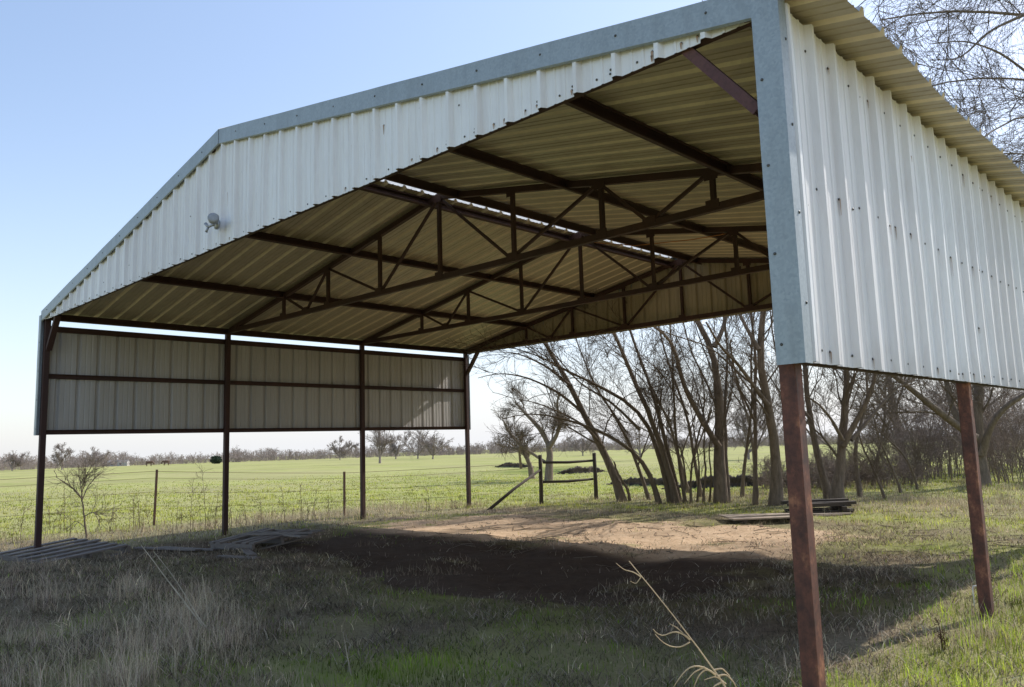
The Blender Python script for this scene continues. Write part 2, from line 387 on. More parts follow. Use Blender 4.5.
# side walls
def wall_screws(y0, y1, zs, phase):
    out = []
    k = math.ceil((y0-phase)/.305)
    while phase+k*.305 < y1-.02:
        for z in zs:
            out.append((phase+k*.305-.045, z+random.uniform(-.012, .012)))
            if random.random() < .35: out.append((phase+k*.305+.16, z+random.uniform(-.02, .02)))
            if random.random() < .10: out.append((phase+k*.305+random.choice([-.05, .12]), z+random.uniform(-.5, .4)))
        k += 1
    return [s_ for s_ in out if y0+.03 < s_[0] < y1-.03 and 1.79 < s_[1] < 3.6]
XW = 12.419
sheet('wall_sheet', lambda u, v, h: (XW+h, u, v), -.02, DEP+.05, .335, lambda u: 1.765, lambda u: 3.655, 14, SM, wall_screws(-.0, DEP, (1.83, 2.72, 3.5), .335), seed=1, rust=True)
XWL = XL-.075
sheet('wall_sheet', lambda u, v, h: (XWL-h, u, v), -.02, DEP+.05, .2, lambda u: 1.765, lambda u: 3.52, 10, SM, wall_screws(0, DEP, (1.83, 2.72, 3.46), .2), seed=2)
# gable sheets (front outside faces -y, back outside faces +y)
def gable_screws(phase):
    out = []; k = math.ceil((.1-phase)/.305)
    while phase+k*.305 < XR-.05:
        u = phase+k*.305
        out += [(u-.05, ZB+.045), (u+.15, ZB+.045)]
        if random.random() < .5: out.append((u-.045, ZB+.07))
        if zr(u) > ZB+.5 and random.random() < .75: out.append((u-.05, ZB+.42+random.uniform(-.02, .02)))
        if zr(u) > ZB+.85 and random.random() < .75: out.append((u-.05, ZB+.8+random.uniform(-.03, .03)))
        if random.random() < .25 and zr(u) > ZB+.4: out.append((u+.1, random.uniform(ZB+.15, zr(u)-.2)))
        k += 1
    return [s_ for s_ in out if s_[1] < zr(s_[0])-.13 and .1 < s_[0] < XR-.1]
gtop = lambda u: zr(u)-.02
sheet('gable_sheet', lambda u, v, h: (u, -.046-h, v), -.085, XR+.02, 9.57-.305*40, lambda u: min(ZB, gtop(u)-.01), gtop, 6, GM, gable_screws(9.57-.305*40), seed=3, rust=True)
sheet('gable_sheet', lambda u, v, h: (u, DEP+.085+h, v), -.085, XR+.10, 9.5-.305*40, lambda u: min(ZB, gtop(u)-.01), gtop, 6, GM, (), seed=4)
# roof: two slopes, ribs run down the slope
def roof_screws(): return []
XER, XEL = 12.685, -.15
sn = V(K, 0, 1)/math.hypot(K, 1)
sheet('roof_sheet', lambda u, v, h: (v+h*sn[0], u, zr(v)+.006+h*sn[2]), -.07, DEP+.12, .1, lambda u: XC+.10, lambda u: XER+.012*math.sin(u*2.1), 20, RM, seed=5, warp=.004)
sheet('roof_sheet', lambda u, v, h: (XC-(v-XC)-h*sn[0], u, zr(v)+.006+h*sn[2]), -.07, DEP+.12, .1, lambda u: XC+.10, lambda u: XC+(XC-XEL), 20, RM, seed=6, warp=.004)
# translucent ridge sheet
b = BMB()
for s_ in (-1, 1):
    b.add([(XC, -.085, ZR+.052), (XC+s_*.30, -.085, zr(XC+.30)+.046), (XC+s_*.30, DEP+.12, zr(XC+.30)+.046), (XC, DEP+.12, ZR+.052)], [(0, 1, 2, 3) if s_ > 0 else (3, 2, 1, 0)])
b.build('ridge_cap', RIDGESHEET, barn)
# rake trim: folded galvanised strip on each gable slope
def rake(yf, yb, sgn):
    for s_ in (-1, 1):
        b = BMB(); xs = np.linspace(0, XC+.03, 26)
        for t_ in (0, 1):
            vs = []
            for x in xs:
                X = XC+s_*x; z0 = zr(X)+.042; wv = .003*float(vnoise(x*2.3+s_*9, yf))
                yo = yf+(t_*.002-wv)*(-sgn)
                vs += [(X, yb, z0-t_*.002), (X, yo, z0-t_*.002), (X, yo, z0-.162), (X, yo-sgn*.012*(1 if t_ == 0 else .8), z0-.172)]
            fs = []
            for i in range(len(xs)-1):
                for j in range(3): fs.append((4*i+j, 4*i+j+1, 4*i+4+j+1, 4*i+4+j))
            b.add(vs, fs)
        for x in np.arange(.4, XC, .61):
            X = XC+s_*x
            b.disc((X, yf, zr(X)-.03), (0, sgn, 0), .008, .006, 7, 1)
        b.build('rake_trim', [GALV, SCREW], barn)
rake(-.093, .12, -1); rake(DEP+.125, DEP-.1, 1)
# corner trims: folded galvanised angles
def corner(x, y, sx, sy_, wf, ws, z0, z1):
    """outer corner at (x,y); front leg runs along -sx, side leg along -sy_"""
    b = BMB(); t_ = .002
    pr = [(x-sx*wf, y-sy_*.012), (x-sx*wf, y), (x, y), (x, y-sy_*ws), (x-sx*.012, y-sy_*ws)]
    N = 8; vs = []
    for k in range(N+1):
        z = z0+(z1-z0)*k/N
        for (a, c) in pr: vs.append((a+.0015*float(vnoise(z*3, a)), c+.0015*float(vnoise(z*2.7, c+5)), z))
    n = len(pr); fs = []
    for k in range(N):
        for j in range(n-1): fs.append((k*n+j, k*n+j+1, (k+1)*n+j+1, (k+1)*n+j))
    b.add(vs, fs)
    vs2 = [(a-sx*.002, c-sy_*.002, z) for a, c, z in vs]; b.add(vs2, [f[::-1] for f in fs])
    for z in np.arange(z0+.1, z1-.05, .46): b.disc((x-sx*wf*.78, y, z), (0, sy_, 0), .008, .006, 7, 1); b.disc((x, y-sy_*ws*.7, z+.2), (sx, 0, 0), .008, .006, 7, 1)
    b.build('corner_trim', [GALV, SCREW], barn)
corner(XW+.036, -.097, 1, -1, .147, .085, 1.755, 3.70)
corner(XWL-.036, -.097, -1, -1, .10, .085, 1.755, 3.68)
corner(XW+.036, DEP+.130, 1, 1, .14, .085, 1.755, 3.70)
corner(XWL-.036, DEP+.130, -1, 1, .10, .085, 1.755, 3.60)
# posts
for x in (XL, XR):
    for k in range(4):
        b = BMB(); y = k*BAY+(.02 if k == 0 and x > 1 else 0); xx = x+(.012 if k == 0 else .03)*(x > 1)
        b.beam((xx, y, Hs(x, y)-.3), (xx, y, zr(x)-.06), .086, .086, up=(0, 1, 0), ch=.006)
        b.build('post', COLUMN if x > 1 else STEEL, barn)
# eave struts + purlins (run the length of the barn, hung between the top chords)
for x in (XL+.03, XR-.03, 2.10, 4.09, XC-.20, XC+.42, 8.22, 10.21):
    b = BMB(); z = zr(x)-.062
    if abs(x-8.22) < .01: x = 8.45; z = zr(x)-.062
    if abs(x-10.21) < .01: x = 10.5; z = zr(x)-.062
    b.channel((x, -.06, z), (x, DEP+.06, z), .055, .105, .004, up=(K*(1 if x > XC else -1), 0, 1))
    b.build('eave_strut' if x < .1 or x > 12 else 'purlin', STEEL, barn)
# wall girts
for x, s_ in ((XL, -1), (XR, 1)):
    for z, hh in ((1.80, .075), (2.70, .075), (3.47, .09)):
        b = BMB()
        for k in range(3): b.beam((x+s_*.052, k*BAY+.03, z), (x+s_*.052, (k+1)*BAY-.03, z), .035, hh); b.beam((x+s_*.01, k*BAY+.047, z+hh/2-.006), (x+s_*.01, (k+1)*BAY-.047, z+hh/2-.006), .05, .006)
        b.build('girt', STEEL, barn)
# trusses at every frame
ZC = ZB+.04
VX = [2.05, 3.42, 4.80, XC, 7.55, 8.92, 10.30]
def truss(y, full=True):
    b = BMB()
    b.beam((XL+.051, y, ZC+.02), (XR-.051, y, ZC+.02), .062, .075)
    for s_ in (-1, 1):
        b.beam((XC, y, ZR-.055), (XC+s_*(XC-.052), y, zr(XC+XC-.05)-.055), .062, .075)
    for s_, x in ((1, XL), (-1, XR)):   # gusset at the heel
        z0 = ZC-.03
        b.add([(x+s_*.05, y-.036, z0+.012), (x+s_*.42, y-.036, z0+.012), (x+s_*.42, y-.036, zr(x+s_*.42)-.03), (x+s_*.05, y-.036, zr(x)-.03),
               (x+s_*.05, y+.036, z0+.012), (x+s_*.42, y+.036, z0+.012), (x+s_*.42, y+.036, zr(x+s_*.42)-.03), (x+s_*.05, y+.036, zr(x)-.03)],
              [(0, 1, 2, 3), (7, 6, 5, 4), (1, 5, 6, 2), (0, 4, 5, 1), (3, 2, 6, 7)])
    for x in VX:
        for zz in (ZC+.055, zr(x)-.10): b.beam((x-.075, y-.033, zz), (x+.075, y-.033, zz), .005, .085, up=(0, 0, 1))
    for x in (2.76, XC+XC-2.76): b.beam((x-.08, y-.033, ZC+.055), (x+.08, y-.033, ZC+.055), .005, .08)
    o = b.build('truss', STEEL, barn)
    for x in VX:
        v = BMB(); v.beam((x, y, ZC+.057), (x, y, zr(x)-.092), .048, .048, up=(0, 1, 0)); v.build('vertical_strut', STEEL, o)
    def dg(x0, top0, x1, top1):
        v = BMB(); z0 = zr(x0)-.10 if top0 else ZC+.06; z1 = zr(x1)-.10 if top1 else ZC+.06
        v.beam((x0, y, z0), (x1, y, z1), .034, .034, up=(0, 1, 0)); v.build('diagonal_strut', STEEL, o)
    m = .05
    for a in (1, -1):
        X = lambda x: XC+a*(x-XC)
        dg(X(VX[0]+m), 1, X(2.72), 0); dg(X(VX[1]-m), 1, X(2.80), 0); dg(X(VX[1]+m), 1, X(VX[2]-m), 0); dg(X(XC-m), 1, X(VX[2]+m), 0)
for k in range(4): truss(k*BAY if 0 < k < 3 else (0.0 if k == 0 else DEP))
# knee braces
for y in (0.0, DEP):
    for x, s_ in ((XL, 1), (XR, -1)):
        b = BMB()
        b.channel((x+s_*.045, y+(.02 if y < 1 else 0), 3.12), (x+s_*.46, y+(.02 if y < 1 else 0), ZB+.03), .06, .085, .005, up=(0, 1, 0)); b.build('knee_brace', STEELB if (y < 1 and x > 1) else STEEL, barn)

# small things on the barn
fl = empty('floodlight', (6.24, -.12, 3.80), label='small grey twin floodlight fixed low on the white front gable', cat='light')
b = MB(); b.disc((0, 0, 0), (0, -1, 0), .055, .035, 12); b.build('mounting_plate', LAMPGREY, fl, smooth=True)
b = MB(); prof = [(.0, .016), (.02, .025), (.045, .036), (.08, .052), (.112, .058), (.125, .059)]
d = V(.86, -.42, .20); d /= np.linalg.norm(d); q0 = V(.015, -.055, .0)
b.tube([q0+d*t for t, r in prof], [r for t, r in prof], 14); b.build('lamp_head', LAMPGREY, fl, smooth=True)
b = MB(); b.disc(q0+d*.123, d, .053, .012, 14); b.build('lens', LAMPGLASS, fl, smooth=True)
b = MB(); b.tube([(0, -.03, 0), (-.04, -.055, -.01), (-.085, -.065, -.02)], .013, 7); b.tube([(-.085, -.065, -.02), (-.13, -.075, .025)], [.014, .019], 8); b.tube([(-.085, -.065, -.02), (-.105, -.08, -.075)], [.012, .015], 8)
b.build('sensor_arm', LAMPGREY, fl, smooth=True)
pts = [np.array(p) for p in ((6.20, 6.1, 4.66), (7.2, 6.15, 4.40), (8.2, 6.2, 4.30), (9.4, 6.1, 4.22), (10.3, 6.1, 4.06))]
b = MB(); b.tube(pts, .007, 5); tag(b.build('baling_twine', TWINE, smooth=True), 'orange baling twine sagging between the roof trusses near the back', 'twine')
b = MB(); P0 = at(297, 272, 13.4); P1 = at(305, 286, 13.4)
b.beam(P0, P1, .04, .008, up=(0, 1, 0)); b.beam(P0+V(.03, 0, .02), P1+V(.05, 0, .05), .028, .006, up=(0, 1, .3))
tag(b.build('faded_strap', RAG), 'faded pink strap hanging under the roof beside the first left truss', 'strap')

# ------------------------------------------------------------------ wood on the ground
def board(b, p, L, w, t, ang, tilt=0., roll=0.):
    p = np.array(p, float); d = V(math.cos(ang)*math.cos(tilt), math.sin(ang)*math.cos(tilt), math.sin(tilt))
    b.beam(p-d*L/2, p+d*L/2, w, t, up=(math.sin(roll)*-math.sin(ang), math.sin(roll)*math.cos(ang), math.cos(roll)))
def pallet(name, x, y, rz, Lx, Ly, nb, label, tilt=(0, 0), mat=WOOD, zoff=0.0, miss=()):
    root = empty(name, (x, y, Hs(x, y)+zoff), rz, label=label, cat='pallet', group='old wooden pallets under the barn')
    root.rotation_euler = (tilt[0], tilt[1], rz)
    for k in (-1, 0, 1):
        b = MB(); b.beam((-Lx/2, k*(Ly/2-.03), .06), (Lx/2, k*(Ly/2-.03), .06), .045, .09); b.build('stringer', mat, root)
    for i in range(nb):
        if i in miss: continue
        b = MB(); xx = -Lx/2+.05+(Lx-.1)*i/(nb-1)
        b.beam((xx+random.uniform(-.03, .03), -Ly/2+random.uniform(-.03, .04), .116+random.uniform(0, .006)), (xx+random.uniform(-.04, .04), Ly/2+random.uniform(-.06, .03), .116+random.uniform(0, .006)), .12, .022)
        b.build('deck_board', mat, root)
    for i in range(3):
        b = MB(); xx = -Lx/2+.05+(Lx-.1)*i/2; b.beam((xx, -Ly/2, .006), (xx, Ly/2, .006), .095, .018); b.build('bottom_board', mat, root)
    return root
pallet('wooden_pallet', .60, .20, math.radians(9), 1.65, 1.2, 6, 'weathered grey pallet lying flat by the front left post', (.085, .02), zoff=.0)
pallet('wooden_pallet', 2.45, 2.45, math.radians(5), 1.15, 1.05, 6, 'broken pallet with loose boards beside the second left post', (.10, -.03), zoff=.03, miss=(2,))
for i, (x, y, L, a, tl, lb) in enumerate(((2.75, 2.55, 1.6, .25, .05, 'loose grey board lying across the broken pallet'), (3.3, 2.5, 1.2, -.25, .06, 'long grey board leaning off the right end of the broken pallet'),
        (3.4, 1.75, .9, -.35, .02, 'short grey board lying in front of the broken pallet'), (3.9, 1.35, .7, .3, .0, 'small grey plank on the dirt, nearest of the loose boards'), (2.6, 2.85, 1.2, .5, .03, 'grey board lying behind the broken pallet, farthest of the loose boards'), (1.55, 1.35, 1.3, .35, .0, 'grey board flat in the grass just behind the front left pallet'), (1.75, 1.6, 1.2, .30, .0, 'long grey board between the front left pallet and the broken one'))):
    b = MB(); board(b, (0, 0, 0), L, .11, .025, a, tl, .06); o = b.build('loose_board', WOOD); o.location = (x, y, Hs(x, y)+(.17 if i in (0, 1, 4) else .03)); tag(o, lb, 'board', 'loose boards by the broken pallet')
# bleached sheet of planks behind the near post and the dark timber stack
o = empty('plank_panel', (7.75, 8.6, Hs(7.75, 8.6)+.06), math.radians(48), label='bleached low panel of planks lying in the sun on the dirt', cat='panel'); o.scale = (.8, .85, 1)
for i in range(5):
    b = MB(); b.beam((-.75, -.36+i*.18, .02+random.uniform(-.01, .01)), (.75+random.uniform(-.1, .1), -.36+i*.18, .02+random.uniform(-.01, .02)), .165, .022); b.build('plank', WOODLT, o)
b = MB(); b.beam((-.5, -.45, -.015), (-.5, .45, -.015), .08, .045); b.beam((.5, -.45, -.015), (.5, .45, -.015), .08, .045); b.build('batten', WOODDK, o)
o = empty('timber_stack', (8.0, 10.3, Hs(8, 10.3)-.07), math.radians(42), label='stack of dark old timbers on the grass by the tree line', cat='timber stack'); o.scale = (.78, .78, .85)
for i, (yy, zz, L, w, h_, m_) in enumerate(((-.35, .07, 1.3, .14, .14, WOODDK), (.0, .07, 1.5, .14, .14, WOODDK), (.35, .07, 1.3, .14, .14, WOODDK), (-.40, .26, 1.15, .2, .07, WOODDK), (-.2, .275, 1.5, .16, .06, WOODDK), (.02, .25, 1.3, .19, .05, WOODDK), (.25, .285, 1.5, .14, .07, WOODDK), (.45, .25, 1.0, .16, .05, WOOD), (-.62, .06, 1.0, .13, .11, WOODLT), (-.78, .05, .7, .1, .09, WOODLT))):
    b = MB(); b.beam((-L/2, yy, zz), (L/2+random.uniform(-.1, .1), yy+random.uniform(-.12, .12), zz+random.uniform(-.03, .03)*(zz > .2)), w, h_); b.build('timber', m_, o)
b = MB(); b.beam((-.5, -.5, .185), (-.45, .5, .185), .1, .085); b.beam((.42, -.5, .185), (.5, .5, .185), .1, .085); b.build('crosspiece', WOODDK, o)
b = MB(); z = Hs(12.22, 3.2); b.tube([(12.22, 3.2, z-.05), (12.22, 3.2, z+.17), (12.223, 3.205, z+.187), (12.24, 3.215, z+.19), (12.262, 3.228, z+.182)], .0045, 6)
tag(b.build('bent_stake', WPLAST, smooth=True), 'thin white bent stake in the grass beside the second right post', 'stake')

# ------------------------------------------------------------------ fence
FPTS = []
for px, pyb, h_, lb in ((153, 525, 1.17, 'rusty steel fence post in the weeds between the two front left barn posts'), (344, 515, 1.0, 'rusty steel fence post just left of the third left barn post')):
    t_ = 16.6 if px == 153 else 17.6
    p = at(px, pyb, t_); x, y = p[0], p[1]; z = Hs(x, y)
    fp = empty('fence_post', (x, y, z), label=lb, cat='fence post', group='steel T-posts of the pasture fence')
    ln = (.05, .02) if px == 153 else (.0, .0)
    b = MB(); b.beam((0, 0, -.3), (ln[0], ln[1], h_), .045, .012, up=(0, 1, 0)); b.beam((0.012, .012, -.3), (ln[0]+.012, ln[1]+.012, h_), .012, .04, up=(0, 1, 0)); b.build('stem', PIPE, fp)
    b = MB(); b.beam((ln[0]*.3-.05, -.012, .3), (ln[0]*.3+.05, -.012, .3), .008, .008); b.build('wire_clip', PIPE, fp)
    FPTS.append((x, y, z, h_))
gl = at(541, 502, 19.0); gr_ = at(596, 499, 19.4)
gp = empty('fence_brace', (gl[0], gl[1], Hs(gl[0], gl[1])), label='dark wooden H-brace of two posts and two rails at the field corner', cat='fence brace')
rel = lambda p: np.array([p[0]-gl[0], p[1]-gl[1], p[2]-Hs(gl[0], gl[1])])
PL0 = rel((gl[0], gl[1], Hs(gl[0], gl[1])-.3)); PL1 = rel(at(540, 455, 19.0)); PR0 = rel((gr_[0], gr_[1], Hs(gr_[0], gr_[1])-.3)); PR1 = rel(at(594, 453, 19.4))
for a, c in ((PL0, PL1), (PR0, PR1)):
    b = MB(); b.tube([a, (a+c)/2+V(.01, 0, 0), c], [.055, .05, .046], 9); b.build('brace_post', WOODDK, gp, smooth=True)
for ya, yb in ((462.5, 460.5), (482, 479)):
    a = rel(at(543, ya, 19.0)); c = rel(at(593, yb, 19.4)); b = MB(); b.tube([a, (a*.5+c*.5)+V(0, 0, -.02), c], [.030, .034, .028], 8); b.build('rail', WOODDK, gp, smooth=True)
a = rel(at(540, 470, 18.9)); c = rel(at(487, 504, 17.6)); c[2] = Hs(c[0]+gl[0], c[1]+gl[1])-Hs(gl[0], gl[1])-.03; b = MB(); b.tube([a, (a+c)/2+V(0, 0, .03), c], [.030, .035, .04], 8); b.build('diagonal_rail', WOODDK, gp, smooth=True)
# strands of wire
wf = empty('wire_fence', (FPTS[0][0], FPTS[0][1], FPTS[0][2]), label='sagging thin wire strands of the pasture fence running along the left of the barn', cat='wire fence')
p0, p1 = FPTS[0], FPTS[1]; pm = (p0[0]-5.2, p0[1]-9.5, Hs(p0[0]-5.2, p0[1]-9.5), 1.1); pe = (gl[0], gl[1], Hs(gl[0], gl[1]), 1.05)
for fr in (.35, .6, .85, .97):
    pts = []
    chain = [pm, p0, p1, pe]
    for a, c in zip(chain, chain[1:]):
        for s_ in np.linspace(0, 1, 9)[:-1]:
            x, y = a[0]+(c[0]-a[0])*s_, a[1]+(c[1]-a[1])*s_
            z = (a[2]+a[3]*fr)*(1-s_)+(c[2]+c[3]*fr)*s_-.06*4*s_*(1-s_)*(1.2-fr)
            pts.append((x-p0[0], y-p0[1], z-p0[2]))
    pts.append((pe[0]-p0[0], pe[1]-p0[1], pe[2]+pe[3]*fr-p0[2]))
    b = MB(); b.tube(pts, .0028 if fr < .9 else .004, 4); b.build('strand', PIPE, wf)
b = MB(); [b.tube([(pm[0]-p0[0], pm[1]-p0[1], pm[2]-p0[2]-.2), (pm[0]-p0[0], pm[1]-p0[1], pm[2]-p0[2]+1.15)], .03, 6)]; b.build('end_post', PIPE, wf)

# ------------------------------------------------------------------ trees
def unit(a): return a/(np.linalg.norm(a, axis=-1, keepdims=True)+1e-9)
def resample(P, n):
    P = np.array(P, float); s = np.concatenate([[0], np.cumsum(np.linalg.norm(np.diff(P, axis=0), axis=1))]); q = np.linspace(0, s[-1], n)
    # light smoothing through linear + average
    R = np.stack([np.interp(q, s, P[:, k]) for k in range(3)], 1)
    for _ in range(2): R[1:-1] = .25*R[:-2]+.5*R[1:-1]+.25*R[2:]
    return R
def spawn(P, R, rng, nch, lo, hi, ang, ratio, npt, rr, up=.15, curve=.25, rmin=.004, minlen=.15, maxlen=9, side=None, droop=0.):
    """children of B polylines -> (C,npt,3),(C,npt)"""
    B, N, _ = P.shape
    L = np.linalg.norm(np.diff(P, axis=1), axis=2).sum(1)
    idx = rng.choice(B, B*nch, p=L/L.sum())
    C = len(idx); s = rng.uniform(lo, hi, C)
    f = s*(N-1); i0 = np.minimum(f.astype(int), N-2); w = (f-i0)[:, None]
    p = P[idx, i0]*(1-w)+P[idx, i0+1]*w; r = R[idx, i0]*(1-w[:, 0])+R[idx, i0+1]*w[:, 0]
    t = unit(P[idx, i0+1]-P[idx, i0])
    rv = unit(rng.normal(size=(C, 3))); rv = unit(rv-t*(rv*t).sum(1, keepdims=True))
    a = np.radians(rng.uniform(ang[0], ang[1], C))[:, None]
    d = unit(t*np.cos(a)+rv*np.sin(a)+V(0, 0, up))
    ln = np.clip(L[idx]*ratio*rng.uniform(.55, 1.25, C)*(1.15-.6*s), minlen, maxlen)
    q = np.empty((C, npt, 3)); q[:, 0] = p; dd = d; st = (ln/(npt-1))[:, None]
    bend = rng.normal(size=(C, 3))*curve*.5
    for k in range(1, npt):
        q[:, k] = q[:, k-1]+dd*st
        dd = unit(dd+bend/npt*2+rng.normal(size=(C, 3))*curve/math.sqrt(npt)*.8+V(0, 0, up*.3-droop)/npt*2)
    r0 = np.maximum(r*rr*rng.uniform(.6, 1.0, C), rmin)
    taper = np.linspace(1, .35, npt)[None]
    return q, np.maximum(r0[:, None]*taper, rmin*.7)

def tree(name, label, cat, trunks, seed, levels, group=None, bark=BARK, twig=BARKP, sides=(9, 6, 4, 3), base=None, crown='crown'):
    """trunks: list of (points, r0, r1); first list entry is the trunk part, all others limbs in the crown"""
    rng = np.random.default_rng(seed)
    p0 = np.array(trunks[0][0][0], float); z0 = Hs(p0[0], p0[1])
    root = empty(name, (p0[0], p0[1], z0), label=label, cat=cat, group=group); O = V(p0[0], p0[1], z0)
    n0 = 14; limbsP, limbsR, tv = [], [], [0]
    v_, f_ = [], []; nb = 0
    for k, tk in enumerate(trunks):
        pts, r0, r1 = tk[0], tk[1], tk[2]
        Q = resample(pts, n0)
        if len(tk) > 3 and tk[3]: Q[0, 2] = min(Q[0, 2], Hs(Q[0, 0], Q[0, 1])-.1); Q[1:-1, 0:2] += rng.normal(size=(n0-2, 2))*.006
        Rr_ = r0+(r1-r0)*np.linspace(0, 1, n0)**.8
        if len(tk) > 3 and tk[3]: Rr_[0] *= 1.25; Rr_[1] *= 1.08
        Rr_ = Rr_*(1+rng.normal(size=n0)*.04)
        limbsP.append(Q); limbsR.append(Rr_)
        vv, ff = tubes(Q[None], Rr_[None], sides[0]); v_.append(vv-O); f_.append(ff+nb); nb += len(vv)
    np_mesh('trunk', np.concatenate(v_), np.concatenate(f_), bark, root)
    P = np.stack(limbsP); R = np.stack(limbsR); v_, f_ = [], []; nb = 0
    for li, lv in enumerate(levels):
        P, R = spawn(P, R, rng, **lv)
        vv, ff = tubes(P, R, sides[min(li+1, len(sides)-1)]); v_.append(vv-O); f_.append(ff+nb); nb += len(vv)
    np_mesh(crown, np.concatenate(v_), np.concatenate(f_), twig or bark, root)
    return root
def LV(n1, n2, n3, up=.15, droop=0., rm=.0034, l1=.44, l2=.5, l3=.62, lo=.18, n4=2):
    return [dict(nch=n1, lo=lo, hi=1., ang=(22, 50), ratio=l1, npt=9, rr=.30, up=up, curve=.40, rmin=rm*2.2, droop=droop),
            dict(nch=n2, lo=.12, hi=1., ang=(22, 52), ratio=l2, npt=7, rr=.42, up=up, curve=.40, rmin=rm*1.4, droop=droop),
            dict(nch=n3, lo=.08, hi=1., ang=(20, 52), ratio=l3, npt=5, rr=.6, up=up*.6, curve=.35, rmin=rm, droop=droop, minlen=.3),
            dict(nch=n4, lo=.1, hi=1., ang=(20, 50), ratio=.6, npt=4, rr=.7, up=up*.4, curve=.3, rmin=rm*.85, droop=droop, minlen=.22)]
def line(t, *pp, dt=0.0):
    """pixel polyline of the survey photo at view distance t (drifting by dt towards the tip)"""
    n = len(pp); return [at(a, b_, t+dt*k/max(1, n-1)) for k, (a, b_) in enumerate(pp)]
G = 'bare trees in the row behind the barn'
def base(p):
    p = np.array(p, float).copy(); p[2] = Hs(p[0], p[1])-.1; return p

tree('bare_tree', 'bare tree leaning left over the H-brace, leftmost of the row behind the barn', 'tree', [
    (line(18., (623, 502), (618, 486), (612.7, 468.5), (604, 448), (595, 436), (582, 412), (572, 387), (560, 368), (547, 345), (525, 312), (500, 285), (470, 255), dt=.8), .105, .015, 1),
    (line(18.1, (582, 412), (560, 393), (530, 378), (500, 372), (478, 378), dt=-.8), .04, .006),
    (line(18., (572, 387), (545, 365), (515, 352), (490, 352), dt=.6), .04, .006),
    (line(18., (604, 448), (585, 425), (560, 412), (535, 402), (512, 398), dt=-.9), .04, .006),
    (line(18.05, (630, 501), (627, 488), (618, 474), (614, 462), dt=-.2), .04, .02, 1),
    ], 21, LV(7, 5, 5, up=.10))
tree('multi_stem_tree', 'clump of many thin bare stems arching left beside the thick double trunk', 'tree', [
    (line(17.0, (660, 504), (650, 468), (634, 452), (622, 442), (598, 430), (557, 416), (522, 411), (500, 420), dt=-.5), .065, .006, 1),
    (line(17.1, (672, 504), (662, 464), (651, 429), (640, 410), (620, 396), (600, 387), (569, 372), (528, 349), (500, 345), dt=.5), .075, .006, 1),
    (line(17.0, (677, 503), (669, 471), (655, 426), (637, 387), (625, 359), (615, 335), (600, 300), (580, 270), dt=.3), .08, .02, 1),
    (line(17.3, (680, 503), (668, 450), (655, 398), (642, 363), (630, 331), (620, 300), (612, 270), dt=.5), .06, .015, 1),
    (line(16.9, (686, 504), (676, 447), (674, 390), (670, 330), (668, 280), dt=-.4), .04, .01, 1),
    (line(16.8, (640, 430), (610, 400), (580, 385), (560, 360), (535, 335), dt=-.3), .035, .006),
    (line(16.8, (691, 505), (690, 470), (700, 430), (706, 400), (700, 370), dt=-.4), .03, .012, 1),
    (line(17.0, (697, 505), (700, 465), (694, 430), (690, 400), dt=.2), .025, .010, 1),
    (line(16.7, (703, 505), (706, 470), (703, 440), (712, 410), dt=-.3), .03, .010, 1),
    (line(16.9, (683, 505), (686, 480), (682, 450), (660, 420), dt=-.6), .025, .010, 1),
    (line(16.9, (709, 505), (712, 478), (708, 450), (715, 425), dt=-.6), .025, .010, 1),
    ], 22, LV(6, 5, 4, up=.08, l1=.34), bark=BARKP)
tree('bare_tree', 'thick bare tree with a forked double trunk, middle of the row behind the barn', 'tree', [
    (line(16.7, (721, 504), (719.6, 470), (719, 440), (720, 410), (718, 387), (715, 359), (714, 345), (708, 334), (700, 325), (690, 312), (678, 285), (672, 250), dt=.4), .145, .025, 1),
    (line(16.6, (719, 447), (709, 433), (695, 408), (683, 387), (678, 366), (676, 345), (669, 333), (658, 328), (640, 320), (620, 295), dt=-.6), .075, .015),
    (line(16.7, (714, 347), (723, 331), (727, 312), (728, 290), (735, 250), dt=.4), .06, .015),
    (line(16.8, (727, 503), (727, 460), (725, 422), (725, 387), (729, 359), (726, 335), (722, 300), dt=.9), .06, .015, 1),
    ], 23, LV(6, 5, 4, up=.15))
tree('slender_tree', 'slender crooked bare tree standing just left of the curved thick trunk', 'tree', [
    (line(15.9, (755, 508), (756, 457), (755, 422), (754, 380), (758, 355), (750, 320), (752, 280), dt=.3), .055, .02, 1),
    (line(15.9, (755, 422), (740, 390), (733, 365), (730, 340), dt=-.4), .03, .012),
    ], 24, LV(7, 5, 4, up=.15, l1=.3))
tree('bare_tree', 'bare tree with one curved trunk left of the near right post', 'tree', [
    (line(15.6, (775.5, 507), (779, 471), (774, 433), (762, 384), (758, 352), (762, 314), (768, 285), (772, 240), (770, 210), dt=.3), .13, .025, 1),
    (line(15.6, (768, 405), (748, 378), (735, 360), (722, 350), (706, 322), dt=-.6), .05, .016),
    (line(15.6, (770, 300), (790, 270), (810, 250), dt=.5), .05, .02),
    (line(15.6, (759, 350), (745, 325), (738, 310), (725, 290), dt=.7), .05, .02),
    ], 25, LV(6, 4, 4, up=.12))
tree('bare_tree', 'bare tree forking low in a wide V, just right of the near right post', 'tree', [
    (line(16.3, (837.5, 502), (840, 460), (843, 446), (842, 430), (845.6, 406), (847, 371), (848, 330), (845, 290), dt=.4), .13, .02, 1),
    (line(16.3, (843, 446), (855, 423), (869, 399.6), (876, 374), (882, 340), (890, 300), dt=-.5), .07, .015),
    (line(16.3, (851, 440), (866, 423), (880, 406), (895, 388), (915, 380), dt=.6), .045, .014),
    (line(16.2, (843, 440), (832, 420), (820, 405), (805, 395), dt=-.5), .04, .014),
    ], 26, LV(7, 5, 5, up=.14))
